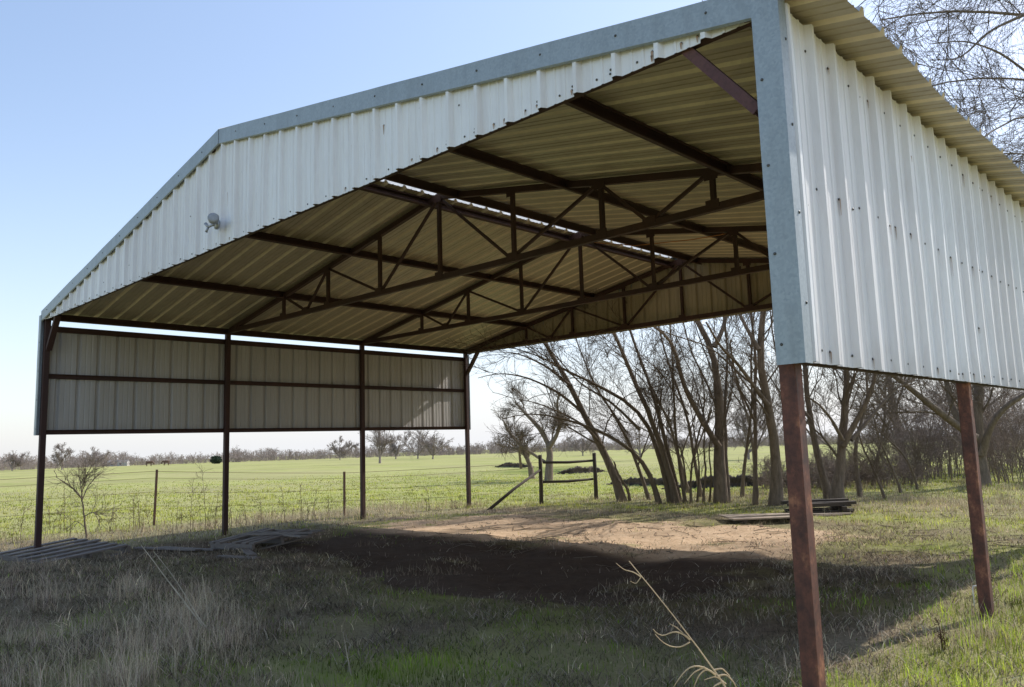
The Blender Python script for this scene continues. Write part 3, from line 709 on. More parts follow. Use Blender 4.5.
tree('bare_tree', 'bare tree leaning back left between the near right post and the V-forked tree', 'tree', [
    (line(17., (830, 500), (822, 475), (816, 451), (811, 420), (806, 385), (804, 350), (800, 310), dt=.4), .095, .03, 1),
    (line(17., (811, 420), (795, 400), (788, 380), dt=.4), .04, .014)], 27, LV(7, 5, 4, up=.12))
tree('slender_tree', 'crooked dark slender tree right beside the V-forked tree', 'tree', [
    (line(17.3, (861, 498), (857, 472), (854, 447), (860, 425), (868, 400), (866, 360), dt=.3), .055, .02, 1)], 28, LV(9, 6, 5, up=.1))
for k, (lb, pp, t_) in enumerate((('thin sapling leaning left, first right of the crooked slender tree', ((886, 500), (873, 467), (862, 446), (855, 420)), 16.6),
        ('thin sapling leaning left, second right of the crooked slender tree', ((902, 493), (890, 462), (879, 441), (872, 410)), 18.),
        ('thin sapling arching far left, third right of the crooked slender tree', ((918, 489), (911, 465), (897, 447), (880, 432), (868, 426)), 19.))):
    tree('leaning_sapling', lb, 'sapling', [(line(t_, *pp), .033, .012, 1)], 40+k, LV(7, 5, 4, up=.08, l1=.35), group='leaning saplings at the right of the tree row')
tree('bare_tree', 'bare leaning tree farther back in the field seen right of the V-forked tree', 'tree', [
    (line(28, (906, 475), (903, 453), (897, 427), (892, 402), (890, 383), (886, 345), (880, 310), dt=1), .17, .05, 1),
    (line(28, (897, 427), (880, 405), (872, 385), dt=-1), .06, .02), (line(28, (903, 453), (880, 430), (866, 418), dt=1), .05, .02)], 29, LV(9, 7, 5, up=.12, rm=.007))
tree('bare_tree', 'broad many-limbed bare tree behind the second right post', 'tree', [
    (line(19.6, (982, 487), (980, 458), (976, 435), (978, 400), (981, 360), (985, 315), (990, 270), dt=.5), .20, .03, 1),
    (line(19.5, (975, 438), (960, 427.5), (941, 413.6), (918, 395), (901.5, 381), (887, 371), (870, 360), (850, 340), dt=-1), .11, .03),
    (line(19.7, (972, 437), (957, 420), (950, 402), (947, 383), (940, 345), (930, 300), dt=1), .11, .02),
    (line(19.5, (982, 455), (988, 430), (999, 411), (1018, 397), (1045, 385), (1080, 350), dt=-1), .095, .03),
    (line(19.6, (985, 330), (1010, 290), (1035, 260), dt=1), .07, .02),
    ], 30, LV(8, 6, 5, up=.14, rm=.006))
tree('bare_tree', 'tall bare tree at the right whose drooping branches hang above the barn roof', 'tree', [
    ([base(at(1420, 520, 15.5)), at(1412, 420, 15.5), at(1404, 300, 15.6), at(1398, 190, 15.7), at(1392, 90, 15.8), at(1388, 0, 16), at(1384, -90, 16.2)], .23, .06, 1),
    (line(15.6, (1398, 180), (1300, 80), (1180, 38), (1100, 24), (1024, 15), (1000, 10.5), (972, 10.5), (937, 11.6), (915, 9), (880, 20), dt=-4.6), .07, .010),
    (line(15.6, (1402, 250), (1300, 150), (1180, 100), (1100, 88), (1024, 79), (1000, 76), (972, 76), (941, 80), (915, 90), dt=-4.2), .05, .009),
    (line(15.6, (1403, 270), (1300, 190), (1190, 140), (1090, 118), (1024, 105), (990, 128), (970, 150), dt=-4.6), .045, .009),
    (line(15.6, (1404, 300), (1290, 230), (1180, 185), (1100, 165), (1050, 155), (1010, 150), (985, 155), dt=-3.8), .045, .009),
    (line(15.8, (1392, 90), (1280, 0), (1160, -40), (1090, -55), (1010, -60), (950, -45), (900, -30), (870, -5), dt=-4.4), .06, .010),
    (line(12.0, (1024, 15), (990, 30), (960, 60), (930, 60), dt=-.4), .025, .007),
    (line(12.2, (1040, 82), (1000, 52), (965, 40), (930, 44), dt=-.6), .022, .007),
    (line(15.7, (1396, 160), (1480, 60), (1560, 0), dt=.5), .06, .015),
    ], 31, LV(8, 7, 6, up=-.02, droop=.10, rm=.0034, lo=.52, l1=.26, n4=2))
for k, (px, pyb, t_, hp, lean, r0, lb) in enumerate(((650, 500, 18.2, 150, -70, .045, 'slim leaning bare tree just behind the left stems of the arching clump'), (702, 500, 18.6, 190, -46, .05, 'slim bare tree leaning left, close left of the forked double trunk'),
        (742, 500, 18.4, 200, 14, .045, 'slim upright bare tree between the forked double trunk and the slender crooked one'), (690, 498, 20.5, 170, -60, .055, 'slim leaning bare tree farther back behind the arching clump'),
        (800, 498, 19.5, 190, -30, .05, 'slim bare tree behind the near right post'), (760, 496, 22.5, 170, -36, .05, 'slim leaning bare tree farther back behind the curved trunk'), (872, 494, 20.5, 150, 20, .05, 'slim bare tree leaning right behind the V-forked tree'))):
    pp = [(px, pyb), (px+lean*.18, pyb-hp*.22), (px+lean*.42+6, pyb-hp*.45), (px+lean*.75-3, pyb-hp*.75), (px+lean, pyb-hp), (px+lean*1.3+5, pyb-hp*1.3)]
    tree('slim_tree', lb, 'tree', [(line(t_, *pp, dt=random.uniform(-.6, .6)), r0, .008, 1), (line(t_, pp[2], (pp[2][0]-30, pp[2][1]-45), (pp[2][0]-62, pp[2][1]-70), dt=-.5), r0*.5, .006), (line(t_, pp[1], (pp[1][0]+18, pp[1][1]-50), (pp[1][0]+25, pp[1][1]-95), dt=.5), r0*.5, .006)], 140+k, LV(6, 5, 4, up=.1, l1=.36), group='slim bare trees filling the row behind the barn')
# trees out in the field
tree('crooked_tree', 'crooked bare tree standing in the field behind the H-brace', 'tree', [
    (line(33, (548, 468), (551, 454), (547, 439), (537, 425), (525, 413), (515, 402), dt=.5), .16, .05, 1), (line(33, (549, 447), (558, 434), (560, 419), (556, 405), (560, 392), dt=-.6), .11, .04),
    (line(33, (545, 462), (530, 452), (514, 440), (503, 420), dt=.6), .07, .03)], 32, LV(9, 6, 5, up=.14, rm=.007), group='bare trees out in the field')
tree('crooked_tree', 'small leaning bare tree left of the crooked field tree', 'tree', [
    (line(35, (532, 472), (526, 455), (521, 445), (510, 434), (504, 422), dt=.5), .12, .05, 1), (line(35, (521, 468), (519, 450), (522, 430), dt=-.6), .07, .03)], 33, LV(8, 6, 5, up=.14, rm=.007), group='bare trees out in the field')
def field_tree(label, px, py, t_, hpx, seed, w=.5, n=(7, 6, 4), name='field_tree', bark=FARTREE, lean=0, cat='tree', nst=6):
    p = at(px, py, t_); x, y = p[0], p[1]; z = Hs(x, y); h_ = 1.15*hpx*t_/FPX
    rng = np.random.default_rng(seed); tr = []
    for k in range(nst):
        a = rng.uniform(0, 6.28); s_ = w*h_*(.75 if k else .10)*rng.uniform(.5, 1.2)
        hh = h_*(.98 if k == 0 else rng.uniform(.65, .9)); z1 = h_*.12
        pts = [(x, y, z-.2), (x+lean*h_*.2, y, z+z1)]+[(x+lean*h_*q+math.cos(a)*s_*q**.8, y+math.sin(a)*s_*q**.8, z+z1+(hh-z1)*q) for q in (.35, .7, 1)]
        if k: pts = pts[1:]
        tr.append((pts, h_*(.03 if k == 0 else .016), h_*.006, k == 0))
    rm = max(.006, .10*t_/FPX)
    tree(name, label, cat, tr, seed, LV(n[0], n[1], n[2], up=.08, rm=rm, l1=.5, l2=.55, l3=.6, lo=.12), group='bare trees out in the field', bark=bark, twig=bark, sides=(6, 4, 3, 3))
field_tree('dark lone bare tree in the field just right of the third left barn post', 380, 467, 95, 36, 51, w=.35)
field_tree('rounded bare tree in the distance right behind the dark lone tree', 396, 463, 150, 22, 52, w=.8)
field_tree('wide rounded bare tree, left of the pair seen between the third and last left posts', 418, 461, 140, 24, 53, w=.8)
field_tree('low spreading bare tree, right of the pair seen between the third and last left posts', 433, 461, 120, 24, 54, w=.9)
field_tree('rounded bare tree in the distance just left of the third left barn post', 340, 463, 170, 17, 55, w=.9)
field_tree('bare dark tree on the far left horizon right of the front left barn post', 62, 469, 150, 20, 56, w=.5)
field_tree('wide low thicket tree on the far left horizon above the pallet', 96, 468, 170, 15, 57, w=1.2)
field_tree('bushy bare tree far left beyond the field at the picture edge', 12, 471, 160, 15, 58, w=.9)
field_tree('reddish round bare tree in the field behind the forked double trunk', 748, 447, 60, 46, 59, w=.8, n=(8, 6, 5))
field_tree('pale round bare tree in the field seen behind the arching stems', 640, 452, 70, 34, 60, w=.8)
field_tree('bare round tree in the field right behind the H-brace', 583, 458, 110, 22, 61, w=.9)
# evergreen on the horizon
p = at(216, 466, 170); ev = empty('evergreen_bush', (p[0], p[1], Hs(p[0], p[1])), label='small dark evergreen bush on the horizon just left of the second left post', cat='bush')
rng = np.random.default_rng(5); N = 1500; q = unit(rng.normal(size=(N, 3)))*rng.random((N, 1))**.4*V(1.15, 1.15, .85)+V(0, 0, .8); q[:, 2] += .2*fbm(q[:, 0]*3, q[:, 1]*3)
dl = rng.normal(size=(N, 2, 3))*.17
np_mesh('foliage', np.stack([q, q+dl[:, 0], q+dl[:, 1]], 1).reshape(-1, 3), np.arange(N*3).reshape(-1, 3), EVERG, ev)
b = MB(); b.tube([(0, 0, -.2), (0, 0, .9)], [.12, .08], 6); b.build('trunk', BARK, ev)
# the far wood along the horizon
def far_wood():
    rng = np.random.default_rng(9); N = 4200
    ang = rng.uniform(-.95, .95, N); d = rng.uniform(205, 300, N)
    az = np.arctan2(FW[1], FW[0])-ang
    x = CAM[0]+np.cos(az)*d; y = CAM[1]+np.sin(az)*d; z = H(x, y)
    hh = (2.3+1.3*fbm(ang*30, ang*0, 1., 3)+rng.normal(size=N)*.35)
    hh = np.clip(hh, 1.2, 6)
    top = np.stack([x+rng.normal(size=N)*.5, y+rng.normal(size=N)*.5, z+hh], -1); bot = np.stack([x, y, z-.5], -1)
    s_ = np.linspace(0, 1, 6)[None, :, None]; P = bot[:, None]*(1-s_)+top[:, None]*s_; R = np.linspace(.05, .03, 6)[None]*np.ones((N, 1))
    vs, fs, nb = [], [], 0
    for lv in [None, dict(nch=7, lo=.05, hi=1, ang=(30, 80), ratio=.55, npt=4, rr=.6, up=.05, curve=.3, rmin=.035, maxlen=2), dict(nch=5, lo=.1, hi=1, ang=(20, 70), ratio=.5, npt=3, rr=.7, up=.05, curve=.3, rmin=.03, maxlen=1.2)]:
        if lv: P, R = spawn(P, R, rng, **lv)
        v, f = tubes(P, R, 3); vs.append(v); fs.append(f+nb); nb += len(v)
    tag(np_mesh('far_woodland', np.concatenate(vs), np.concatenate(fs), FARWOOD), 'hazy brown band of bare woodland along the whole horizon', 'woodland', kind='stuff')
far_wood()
# brush thickets at the right
def thicket(label, x, y, wid, hh, n, seed):
    rng = np.random.default_rng(seed); z = Hs(x, y)
    a = rng.uniform(0, 6.28, n); r0 = wid*.5*np.sqrt(rng.random(n)); bx, by = r0*np.cos(a), r0*np.sin(a); L = hh*rng.uniform(.5, 1.1, n); o = rng.uniform(.15, .7, n); a2 = a+rng.normal(size=n)*.8
    s_ = np.linspace(0, 1, 8)[None]
    P = np.stack([bx[:, None]+np.cos(a2)[:, None]*o[:, None]*L[:, None]*s_**1.5, by[:, None]+np.sin(a2)[:, None]*o[:, None]*L[:, None]*s_**1.5, (H(x+bx, y+by)-z)[:, None]-.05+L[:, None]*(s_-.28*o[:, None]*s_**2.5)], -1)
    P += rng.normal(size=P.shape)*.03*s_[..., None]
    R = np.linspace(.012, .005, 8)[None]*rng.uniform(.7, 1.4, (n, 1))
    root = empty('brush_thicket', (x, y, z), label=label, cat='thicket', group='brush thickets at the right edge')
    v, f = tubes(P, R, 4); np_mesh('stem', v, f, BARKR, root)['kind'] = 'stuff'
    vs, fs, nb = [], [], 0
    for lv in (dict(nch=12, lo=.10, hi=1, ang=(25, 75), ratio=.34, npt=5, rr=.5, up=.05, curve=.6, rmin=.0055), dict(nch=6, lo=.1, hi=1, ang=(25, 75), ratio=.45, npt=4, rr=.7, up=.0, curve=.5, rmin=.0045)):
        P, R = spawn(P, R, rng, **lv); v, f = tubes(P, R, 3); vs.append(v); fs.append(f+nb); nb += len(v)
    np_mesh('twigs', np.concatenate(vs), np.concatenate(fs), BARKR, root)
p = at(925, 478, 24); thicket('dense reddish brush thicket left of the second right post', p[0], p[1], 2.6, 3.4, 54, 71)
p = at(955, 480, 26); thicket('dense tall brush thicket directly behind the second right post', p[0], p[1], 2.6, 3.8, 54, 72)
p = at(1012, 478, 21); thicket('tangled grey brush thicket at the right picture edge', p[0], p[1], 2.6, 2.9, 54, 73)
p = at(1040, 470, 26); thicket('brush thicket mostly beyond the right picture edge', p[0], p[1], 3, 4, 54, 74)
p = at(1000, 470, 30); thicket('tall brush thicket farther back, between the second right post and the edge', p[0], p[1], 3.4, 4.4, 60, 75)
p = at(875, 486, 21); thicket('low brush at the foot of the V-forked tree', p[0], p[1], 2.6, 1.0, 70, 76)
p = at(800, 482, 20); thicket('low brush on the creek bank behind the near right post', p[0], p[1], 2.2, .8, 60, 77)

# ------------------------------------------------------------------ eroded creek banks (dark cut faces turned to the barn)
SOIL = mat_simple('dark_cut_soil', (.085, .062, .046), .95, 0, .75, 4, 1.0)
def bank(a, c, hh, seed, back=3.0):
    a = np.array(a[:2], float); c = np.array(c[:2], float); n = 90; t_ = (c-a)/np.linalg.norm(c-a); nrm = V(-t_[1], t_[0])
    if nrm@(a-CAM[:2]) < 0: nrm = -nrm
    vs = []; L = np.linalg.norm(c-a); m = 9
    for i in range(n+1):
        s_ = i/n; e = float(sm(0, .45, s_)*sm(1, .6, s_)); wob = .6*float(fbm(s_*L/1.6+seed*5, 2.2, 1, 3)); h1 = hh*e*(.8+.5*float(fbm(s_*L+seed, 9, 1.2, 2)))
        pr = [(-.6, -.06), (-.1, .02), (0, .1*h1), (.02, .45*h1), (-.04, .8*h1), (.06, h1), (.5, h1*1.0), (back*1.5, h1*.7), (back*4, -.12)]
        for (u, zz) in pr:
            p = a+(c-a)*s_+nrm*(u+wob); vs.append((p[0], p[1], Hs(p[0], p[1])+zz+.05*random.uniform(-1, 1)*(0 < zz)))
    fs = []; mi = []
    b = MB(); b.add(vs, [])
    for i in range(n):
        for j in range(m-1): b.f.append((i*m+j, i*m+j+1, (i+1)*m+j+1, (i+1)*m+j)); b.m.append(0 if 1 <= j <= 4 else 1)
    tag(b.build('earth_bank', [SOIL, GROUND], smooth=True), kind='structure')
bank(at(600, 486, 28), at(690, 486, 25), .30, 1)
bank(at(660, 490, 23.5), at(808, 494, 22.0), .46, 2)
bank(at(790, 494, 22), at(900, 494, 22.5), .34, 5)
bank(at(552, 476, 39), at(606, 473, 41), .50, 3)
bank(at(488, 469, 60), at(545, 468, 54), .36, 4)

# ------------------------------------------------------------------ far houses and cattle
for px, py, t_, lb in ((114, 468.5, 200, 'tiny white house on the far left horizon, left one of two'), (123, 468, 200, 'tiny white house on the far left horizon, right one of two')):
    p = at(px, py, t_); sc0 = .62; h_ = empty('farm_house', (p[0], p[1], Hs(p[0], p[1])), math.atan2(RT[1], RT[0]), label=lb, cat='house', group='white houses on the horizon')
    h_.scale = (sc0, sc0, sc0)
    b = MB(); b.add([(-2.2, -1.2, 0), (2.2, -1.2, 0), (2.2, 1.2, 0), (-2.2, 1.2, 0), (-2.2, -1.2, 1.7), (2.2, -1.2, 1.7), (2.2, 1.2, 1.7), (-2.2, 1.2, 1.7), (-2.2, 0, 2.4), (2.2, 0, 2.4)], [(0, 1, 5, 4), (1, 2, 6, 9, 5), (2, 3, 7, 6), (3, 0, 4, 8, 7)]); b.build('wall', HOUSEW, h_)
    b = MB(); b.beam((-2.4, -.68, 2.08), (2.4, -.68, 2.08), 1.5, .08, up=(0, -.5, 1)); b.beam((-2.4, .68, 2.08), (2.4, .68, 2.08), 1.5, .08, up=(0, .5, 1)); b.build('roof', HOUSER, h_)
    b = MB(); b.beam((-.9, -1.21, .9), (-.1, -1.21, .9), .03, .6); b.build('window', DARKPANE, h_)
def cow(px, py, t_, rz, lb):
    p = at(px, py, t_); c = empty('cow', (p[0], p[1], Hs(p[0], p[1])), math.atan2(RT[1], RT[0])+rz, label=lb, cat='cow', group='cattle far out in the pasture')
    b = MB(); b.tube([(-.85, 0, 1.1), (-.75, 0, 1.08), (-.4, 0, 1.02), (.1, 0, 1.0), (.55, 0, 1.05), (.8, 0, 1.12), (.98, 0, 1.05), (1.12, 0, .85), (1.22, 0, .62), (1.30, 0, .42)], [.10, .27, .34, .36, .33, .27, .18, .15, .15, .08], 10)
    for x, y in ((-.62, .16), (-.62, -.16), (.5, .16), (.5, -.16)):
        b.tube([(x, y, .95), (x-.04 if x < 0 else x, y, .55), (x+.03, y, .28), (x, y, -.02)], [.15, .085, .06, .06], 7)
    b.tube([(-.86, 0, 1.25), (-.98, 0, 1.0), (-.97, 0, .5)], [.04, .03, .05], 6)
    b.tube([(1.12, .1, .86), (1.1, .24, .9)], [.03, .05], 6); b.tube([(1.12, -.1, .86), (1.1, -.24, .9)], [.03, .05], 6)
    c.scale = (.8, .8, .8); b.build('body', COWM, c, smooth=True)
cow(149, 469, 165, 0, 'dark cow grazing far away, left of the tip of the leaning fence post')
cow(166, 469, 170, math.pi, 'dark cow grazing far away, right of the tip of the leaning fence post')

# ------------------------------------------------------------------ saplings and tall weeds near the barn
tree('sapling', 'small bare crooked sapling growing beside the front left pallet', 'sapling', [
    (line(14.6, (87, 541), (85, 525), (83, 512), (82.5, 499), (80, 482), (78.5, 465)), .022, .006, 1),
    (line(14.6, (82.5, 500), (76, 490), (66, 483), (56, 477), dt=-.3), .013, .005), (line(14.6, (82.5, 499), (88, 486), (95, 478), (104, 471), dt=.3), .012, .005),
    (line(14.6, (85, 516), (94, 511), (98, 519), (101, 530), dt=-.2), .010, .005), (line(14.6, (86, 528), (76, 520), (66, 530), dt=.2), .008, .004)], 81, LV(4, 3, 3, up=.1, rm=.003, l1=.26, l2=.4, n4=1), sides=(6, 4, 3, 3))
def blades_np(x, y, z, h, w, lean, az, tint, kink=None):
    """n blades: base width w, bent towards az by lean; verts 5 each"""
    n = len(x); fa = RNG.uniform(0, math.pi, n); wx, wy = np.cos(fa)*w/2, np.sin(fa)*w/2
    lx, ly = np.cos(az)*lean*h, np.sin(az)*lean*h
    hz = h*np.sqrt(np.maximum(.08, 1-np.minimum(lean, .95)**2))
    p = np.empty((n, 5, 3))
    p[:, 0] = np.stack([x-wx, y-wy, z-.01], -1); p[:, 1] = np.stack([x+wx, y+wy, z-.01], -1)
    p[:, 2] = np.stack([x+wx*.7+lx*.35, y+wy*.7+ly*.35, z+hz*.6], -1); p[:, 3] = np.stack([x-wx*.7+lx*.35, y-wy*.7+ly*.35, z+hz*.6], -1)
    p[:, 4] = np.stack([x+lx, y+ly, z+hz], -1)
    b = (np.arange(n)*5)[:, None]
    return p.reshape(-1, 3), b+np.array([[0, 1, 2, 3]]), b+np.array([[3, 2, 4]]), np.repeat(np.concatenate([tint, np.ones((n, 1))], 1), 5, 0)
def stuff(name, label, cat, sets, mat):
    vs, q, t_, c, nb = [], [], [], [], 0
    for (v, a, b_, k) in sets: vs.append(v); q.append(a+nb); t_.append(b_+nb); c.append(k); nb += len(v)
    o = np_mesh(name, np.concatenate(vs), [np.concatenate(q), np.concatenate(t_)], mat, smooth=False, attr={'tint': np.concatenate(c)})
    return tag(o, label, cat, kind='stuff')
def scatter(n, dmin, dmax, half=.80, pw=1.0):
    """points in a wide fan in front of the barn, thinning with distance"""
    u = RNG.random(n); d = dmin*(dmax/dmin)**u if pw == 0 else (dmin**pw+(dmax**pw-dmin**pw)*u)**(1/pw)
    a = RNG.uniform(-half, half, n); az = math.atan2(FW[1], FW[0])-a
    return CAM[0]+np.cos(az)*d, CAM[1]+np.sin(az)*d, d
def pal(n, cols, jit=.25):
    cols = np.array(cols); k = RNG.integers(0, len(cols), n); c = cols[k]*(1+RNG.normal(size=(n, 1))*jit*.6+RNG.normal(size=(n, 3))*.04); return np.clip(c*1.12, .01, .9)
NOGRASS = [(.60, .20, 1.05), (2.45, 2.45, .75)]
GREENS = [(.16, .215, .045), (.21, .26, .06), (.25, .285, .07), (.30, .32, .10), (.36, .35, .14)]
STRAWS = [(.42, .34, .22), (.52, .43, .28), (.34, .27, .18), (.26, .205, .145), (.58, .49, .33)]
GREYS = [(.27, .21, .145), (.35, .275, .19), (.20, .155, .11), (.41, .33, .23)]
gs, ds = [], []
# green turf
x, y, d = scatter(560000, 2.6, 62, pw=.6); g, di, dr = masks(x, y)
inb = (x > 0) & (x < 12) & (y < 9) & (y > -4)
keep = RNG.random(len(x)) < np.clip(g*1.15-.05, 0, 1)*(.35+.65*sm(-.5, .3, fbm(x, y, .35, 2)))*(1-sm(16, 60, d))*np.where(inb, .75, 1); 
for a, c, r_ in NOGRASS: keep &= np.hypot(x-a, (y-c)*1.4) > r_
x, y, d = x[keep], y[keep], d[keep]
clump = .6+.7*np.clip(fbm(x+5, y-5, .5, 2)+.3, 0, 1)
inb = (x > 0) & (x < 12) & (y < 9) & (y > -4)
h = RNG.uniform(.025, .07, len(x))*clump*np.where(inb, .75, 1.0)*np.where((x > 11.4) & (y < 7), 1.9, 1); w = .0024+.00052*d*RNG.uniform(.6, 1.3, len(x))
tint = pal(len(x), GREENS); yel = (np.clip(.5+.6*fbm(x, y, 2.2, 2), 0, 1)*np.where((x > 11.2) & (x < 13.3) & (y < 5), .35, 1)*np.where(inb, .25, 1))[:, None]; tint = tint*(1-.45*yel)+np.array([.42, .39, .13])*.45*yel
tint = tint*np.where(inb[:, None] & (y < 4.5)[:, None], np.array([[.50, .64, .30]]), np.where(((x > 11.2) & (y < 6))[:, None], np.array([[.98, 1.08, .55]]), np.array([[1.0, .98, .68]])))  # blades under the roof get its shade painted into their tint
cl = np.clip(.95+1.5*fbm(x+31, y+2, .24, 2), .32, 1.8)[:, None]; tint = tint*cl; h = h*(.6+.5*cl[:, 0])
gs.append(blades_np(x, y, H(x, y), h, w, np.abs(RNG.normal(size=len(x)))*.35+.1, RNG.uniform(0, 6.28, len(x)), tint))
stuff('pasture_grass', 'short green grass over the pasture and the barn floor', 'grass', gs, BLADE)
# dry, flattened grass everywhere the green is thin
x, y, d = scatter(300000, 2.4, 30, pw=.75); g, di, dr = masks(x, y)
keep = RNG.random(len(x)) < np.clip(.12+dr*.8-di*.25, .03, 1)*(1-sm(14, 29, d))*(.4+.6*sm(-.5, .2, fbm(x+9, y, .4, 2))); 
for a, c, r_ in NOGRASS: keep &= np.hypot(x-a, (y-c)*1.4) > r_
x, y, d, dr = x[keep], y[keep], d[keep], dr[keep]
tang = (sm(9.6, 7.2, x+y*.25)*sm(1.3, -.2, y))
h = RNG.uniform(.02, .065, len(x))*(.6+.8*dr)*(1+.6*tang); w = .0018+.00055*d*RNG.uniform(.5, 1.3, len(x))
tint = np.where((RNG.random(len(x)) < np.where((x < 11.7) & (y < 5) & (y > -5), .22, .5))[:, None], pal(len(x), STRAWS), pal(len(x), GREYS)*np.where((x < 11.7) & (y < 5) & (y > -5), .62, 1)[:, None])  # dry blades in the roof's shadow are dimmed, shade put into the colour
cl = np.clip(.95+1.6*fbm(x-11, y+22, .22, 2), .30, 1.9)[:, None]; tint = tint*cl; h = h*(.6+.5*cl[:, 0])
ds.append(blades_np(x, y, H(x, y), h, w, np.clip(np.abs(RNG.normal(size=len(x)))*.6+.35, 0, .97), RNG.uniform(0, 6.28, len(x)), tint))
x, y, d = scatter(120000, 2.6, 13, pw=.9); g, di, dr = masks(x, y)
keep = RNG.random(len(x)) < np.clip(.75-di*.75, .04, 1)*sm(-.35, .35, fbm(x+3, y+60, .45, 3)); x, y, d = x[keep], y[keep], d[keep]; n = len(x)
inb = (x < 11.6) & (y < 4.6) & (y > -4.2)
tint = pal(n, [(.10, .08, .06), (.17, .135, .10), (.30, .245, .18), (.46, .385, .29), (.22, .17, .12)])*np.where(inb, .8, 1.15)[:, None]  # litter tint lowered inside the shadow area, painted shade again
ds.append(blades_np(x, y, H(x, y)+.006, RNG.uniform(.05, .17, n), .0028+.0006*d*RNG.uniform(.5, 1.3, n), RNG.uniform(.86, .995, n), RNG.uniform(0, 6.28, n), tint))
# taller straw tufts
def tufts(n, cx, cy, per, hh, spread, cols, lean=.35, wmul=1.):
    cx = np.repeat(cx, per); cy = np.repeat(cy, per); m = len(cx)
    x = cx+RNG.normal(size=m)*spread; y = cy+RNG.normal(size=m)*spread; d = np.hypot(x-CAM[0], y-CAM[1])
    h = hh*RNG.uniform(.35, 1.1, m)*np.repeat(RNG.uniform(.6, 1.2, len(cx)//per), per)
    return blades_np(x, y, H(x, y), h, (.0013+.00034*d*RNG.uniform(.5, 1.2, m))*wmul, np.clip(np.abs(RNG.normal(size=m))*lean+.1, 0, .95), RNG.uniform(0, 6.28, m), pal(m, cols))
def region(n, fn, x0, x1, y0, y1):
    x = RNG.uniform(x0, x1, n); y = RNG.uniform(y0, y1, n); k = RNG.random(n) < fn(x, y)
    for a, c, r_ in NOGRASS: k &= np.hypot(x-a, (y-c)*1.4) > r_
    return x[k], y[k]
cx, cyy = region(620, lambda x, y: sm(10.2, 7.6, x+y*.25)*sm(.4, -1.4, y)*sm(-.15, .35, fbm(x, y, .8, 3)), 2, 10, -4, .6); ds.append(tufts(0, cx, cyy, 75, .21, .09, [(.40, .32, .23), (.28, .22, .165), (.52, .43, .32), (.20, .155, .12)], .75))
cx, cyy = region(130, lambda x, y: sm(-.1, .3, fbm(x+3, y, .7, 2)), 4, 9.5, -3.5, -.2); ds.append(tufts(0, cx, cyy, 55, .33, .08, [(.55, .46, .34), (.45, .37, .27)], .6))
cx, cyy = region(520, lambda x, y: .55+0*x, -3.2, .0, -6, 10); ds.append(tufts(0, cx, cyy, 20, .26, .12, STRAWS, .45))
cx, cyy = region(900, lambda x, y: np.clip(masks(x, y)[2], 0, 1)*.8, -1, 12, 8.6, 14); ds.append(tufts(0, cx, cyy, 18, .15, .10, STRAWS, .55))
cx, cyy = region(380, lambda x, y: sm(-.1, .3, fbm(x, y, 1., 2)), 3, 12, -3, 3.2); ds.append(tufts(0, cx, cyy, 18, .12, .08, GREYS[:3], .7))
cx, cyy = region(480, lambda x, y: sm(-.1, .3, fbm(x, y, .8, 2)), 12.4, 16, -1, 9); ds.append(tufts(0, cx, cyy, 26, .24, .08, STRAWS+GREYS, .5))
cx, cyy = region(420, lambda x, y: .6+0*x, 4, 11, 11.5, 20); ds.append(tufts(0, cx, cyy, 18, .20, .14, STRAWS+GREYS, .4))
cx = np.array([a+RNG.normal()*.07 for a in (XL, XR) for k in range(4) for q in range(5)]); cyy = np.array([k*BAY+RNG.normal()*.07 for a in (XL, XR) for k in range(4) for q in range(5)]); ds.append(tufts(0, cx, cyy, 22, .16, .05, STRAWS+GREENS[:3], .5))
stuff('dry_grass', 'dry straw-coloured grass tangled over the ground', 'grass', ds, DRYB)
# litter: clods and sticks on the dirt
b_v, b_f, nb = [], [], 0
n = 2200; x, y = RNG.uniform(2.5, 12, n), RNG.uniform(-1, 9.3, n); k = (RNG.random(n) < masks(x, y)[1]+.03) & (y > 4.6); x, y = x[k], y[k]; n = len(x)
s_ = RNG.uniform(.005, .02, n)*np.where(RNG.random(n) < .05, 2., 1)
oct_ = np.array([(1, 0, 0), (0, 1, 0), (-1, 0, 0), (0, -1, 0), (0, 0, .7), (0, 0, -.7)]); of = np.array([(0, 1, 4), (1, 2, 4), (2, 3, 4), (3, 0, 4), (1, 0, 5), (2, 1, 5), (3, 2, 5), (0, 3, 5)])
vv = np.stack([x, y, H(x, y)+s_*.2], -1)[:, None]+oct_[None]*s_[:, None, None]*RNG.uniform(.5, 1.3, (n, 6, 1))
CLOD = mat_simple('dirt_clod', (.36, .26, .18), .95, 0, .4, 20)
o = np_mesh('dirt_clods', vv.reshape(-1, 3), (np.arange(n)*6)[:, None, None]+of[None], CLOD, smooth=False) if False else np_mesh('dirt_clods', vv.reshape(-1, 3), ((np.arange(n)*6)[:, None, None]+of[None]).reshape(-1, 3), CLOD, smooth=False)
tag(o, 'scattered clods of earth over the bare dirt under the barn', 'clods', kind='stuff')
n = 240; x, y = RNG.uniform(3, 11.8, n), RNG.uniform(3.6, 11, n); a = RNG.uniform(0, 6.28, n); L = RNG.uniform(.1, .55, n); t_ = np.linspace(-.5, .5, 5)[None]
px_ = x[:, None]+np.cos(a)[:, None]*L[:, None]*t_; py_ = y[:, None]+np.sin(a)[:, None]*L[:, None]*t_+RNG.normal(size=(n, 5))*.015
P = np.stack([px_, py_, H(px_, py_)+.012], -1); R = np.ones((n, 5))*RNG.uniform(.002, .0055, (n, 1)); v, f = tubes(P, R, 5)
tag(np_mesh('fallen_sticks', v, f, BARKP), 'thin fallen sticks lying over the dirt and grass behind the barn', 'sticks', kind='stuff')

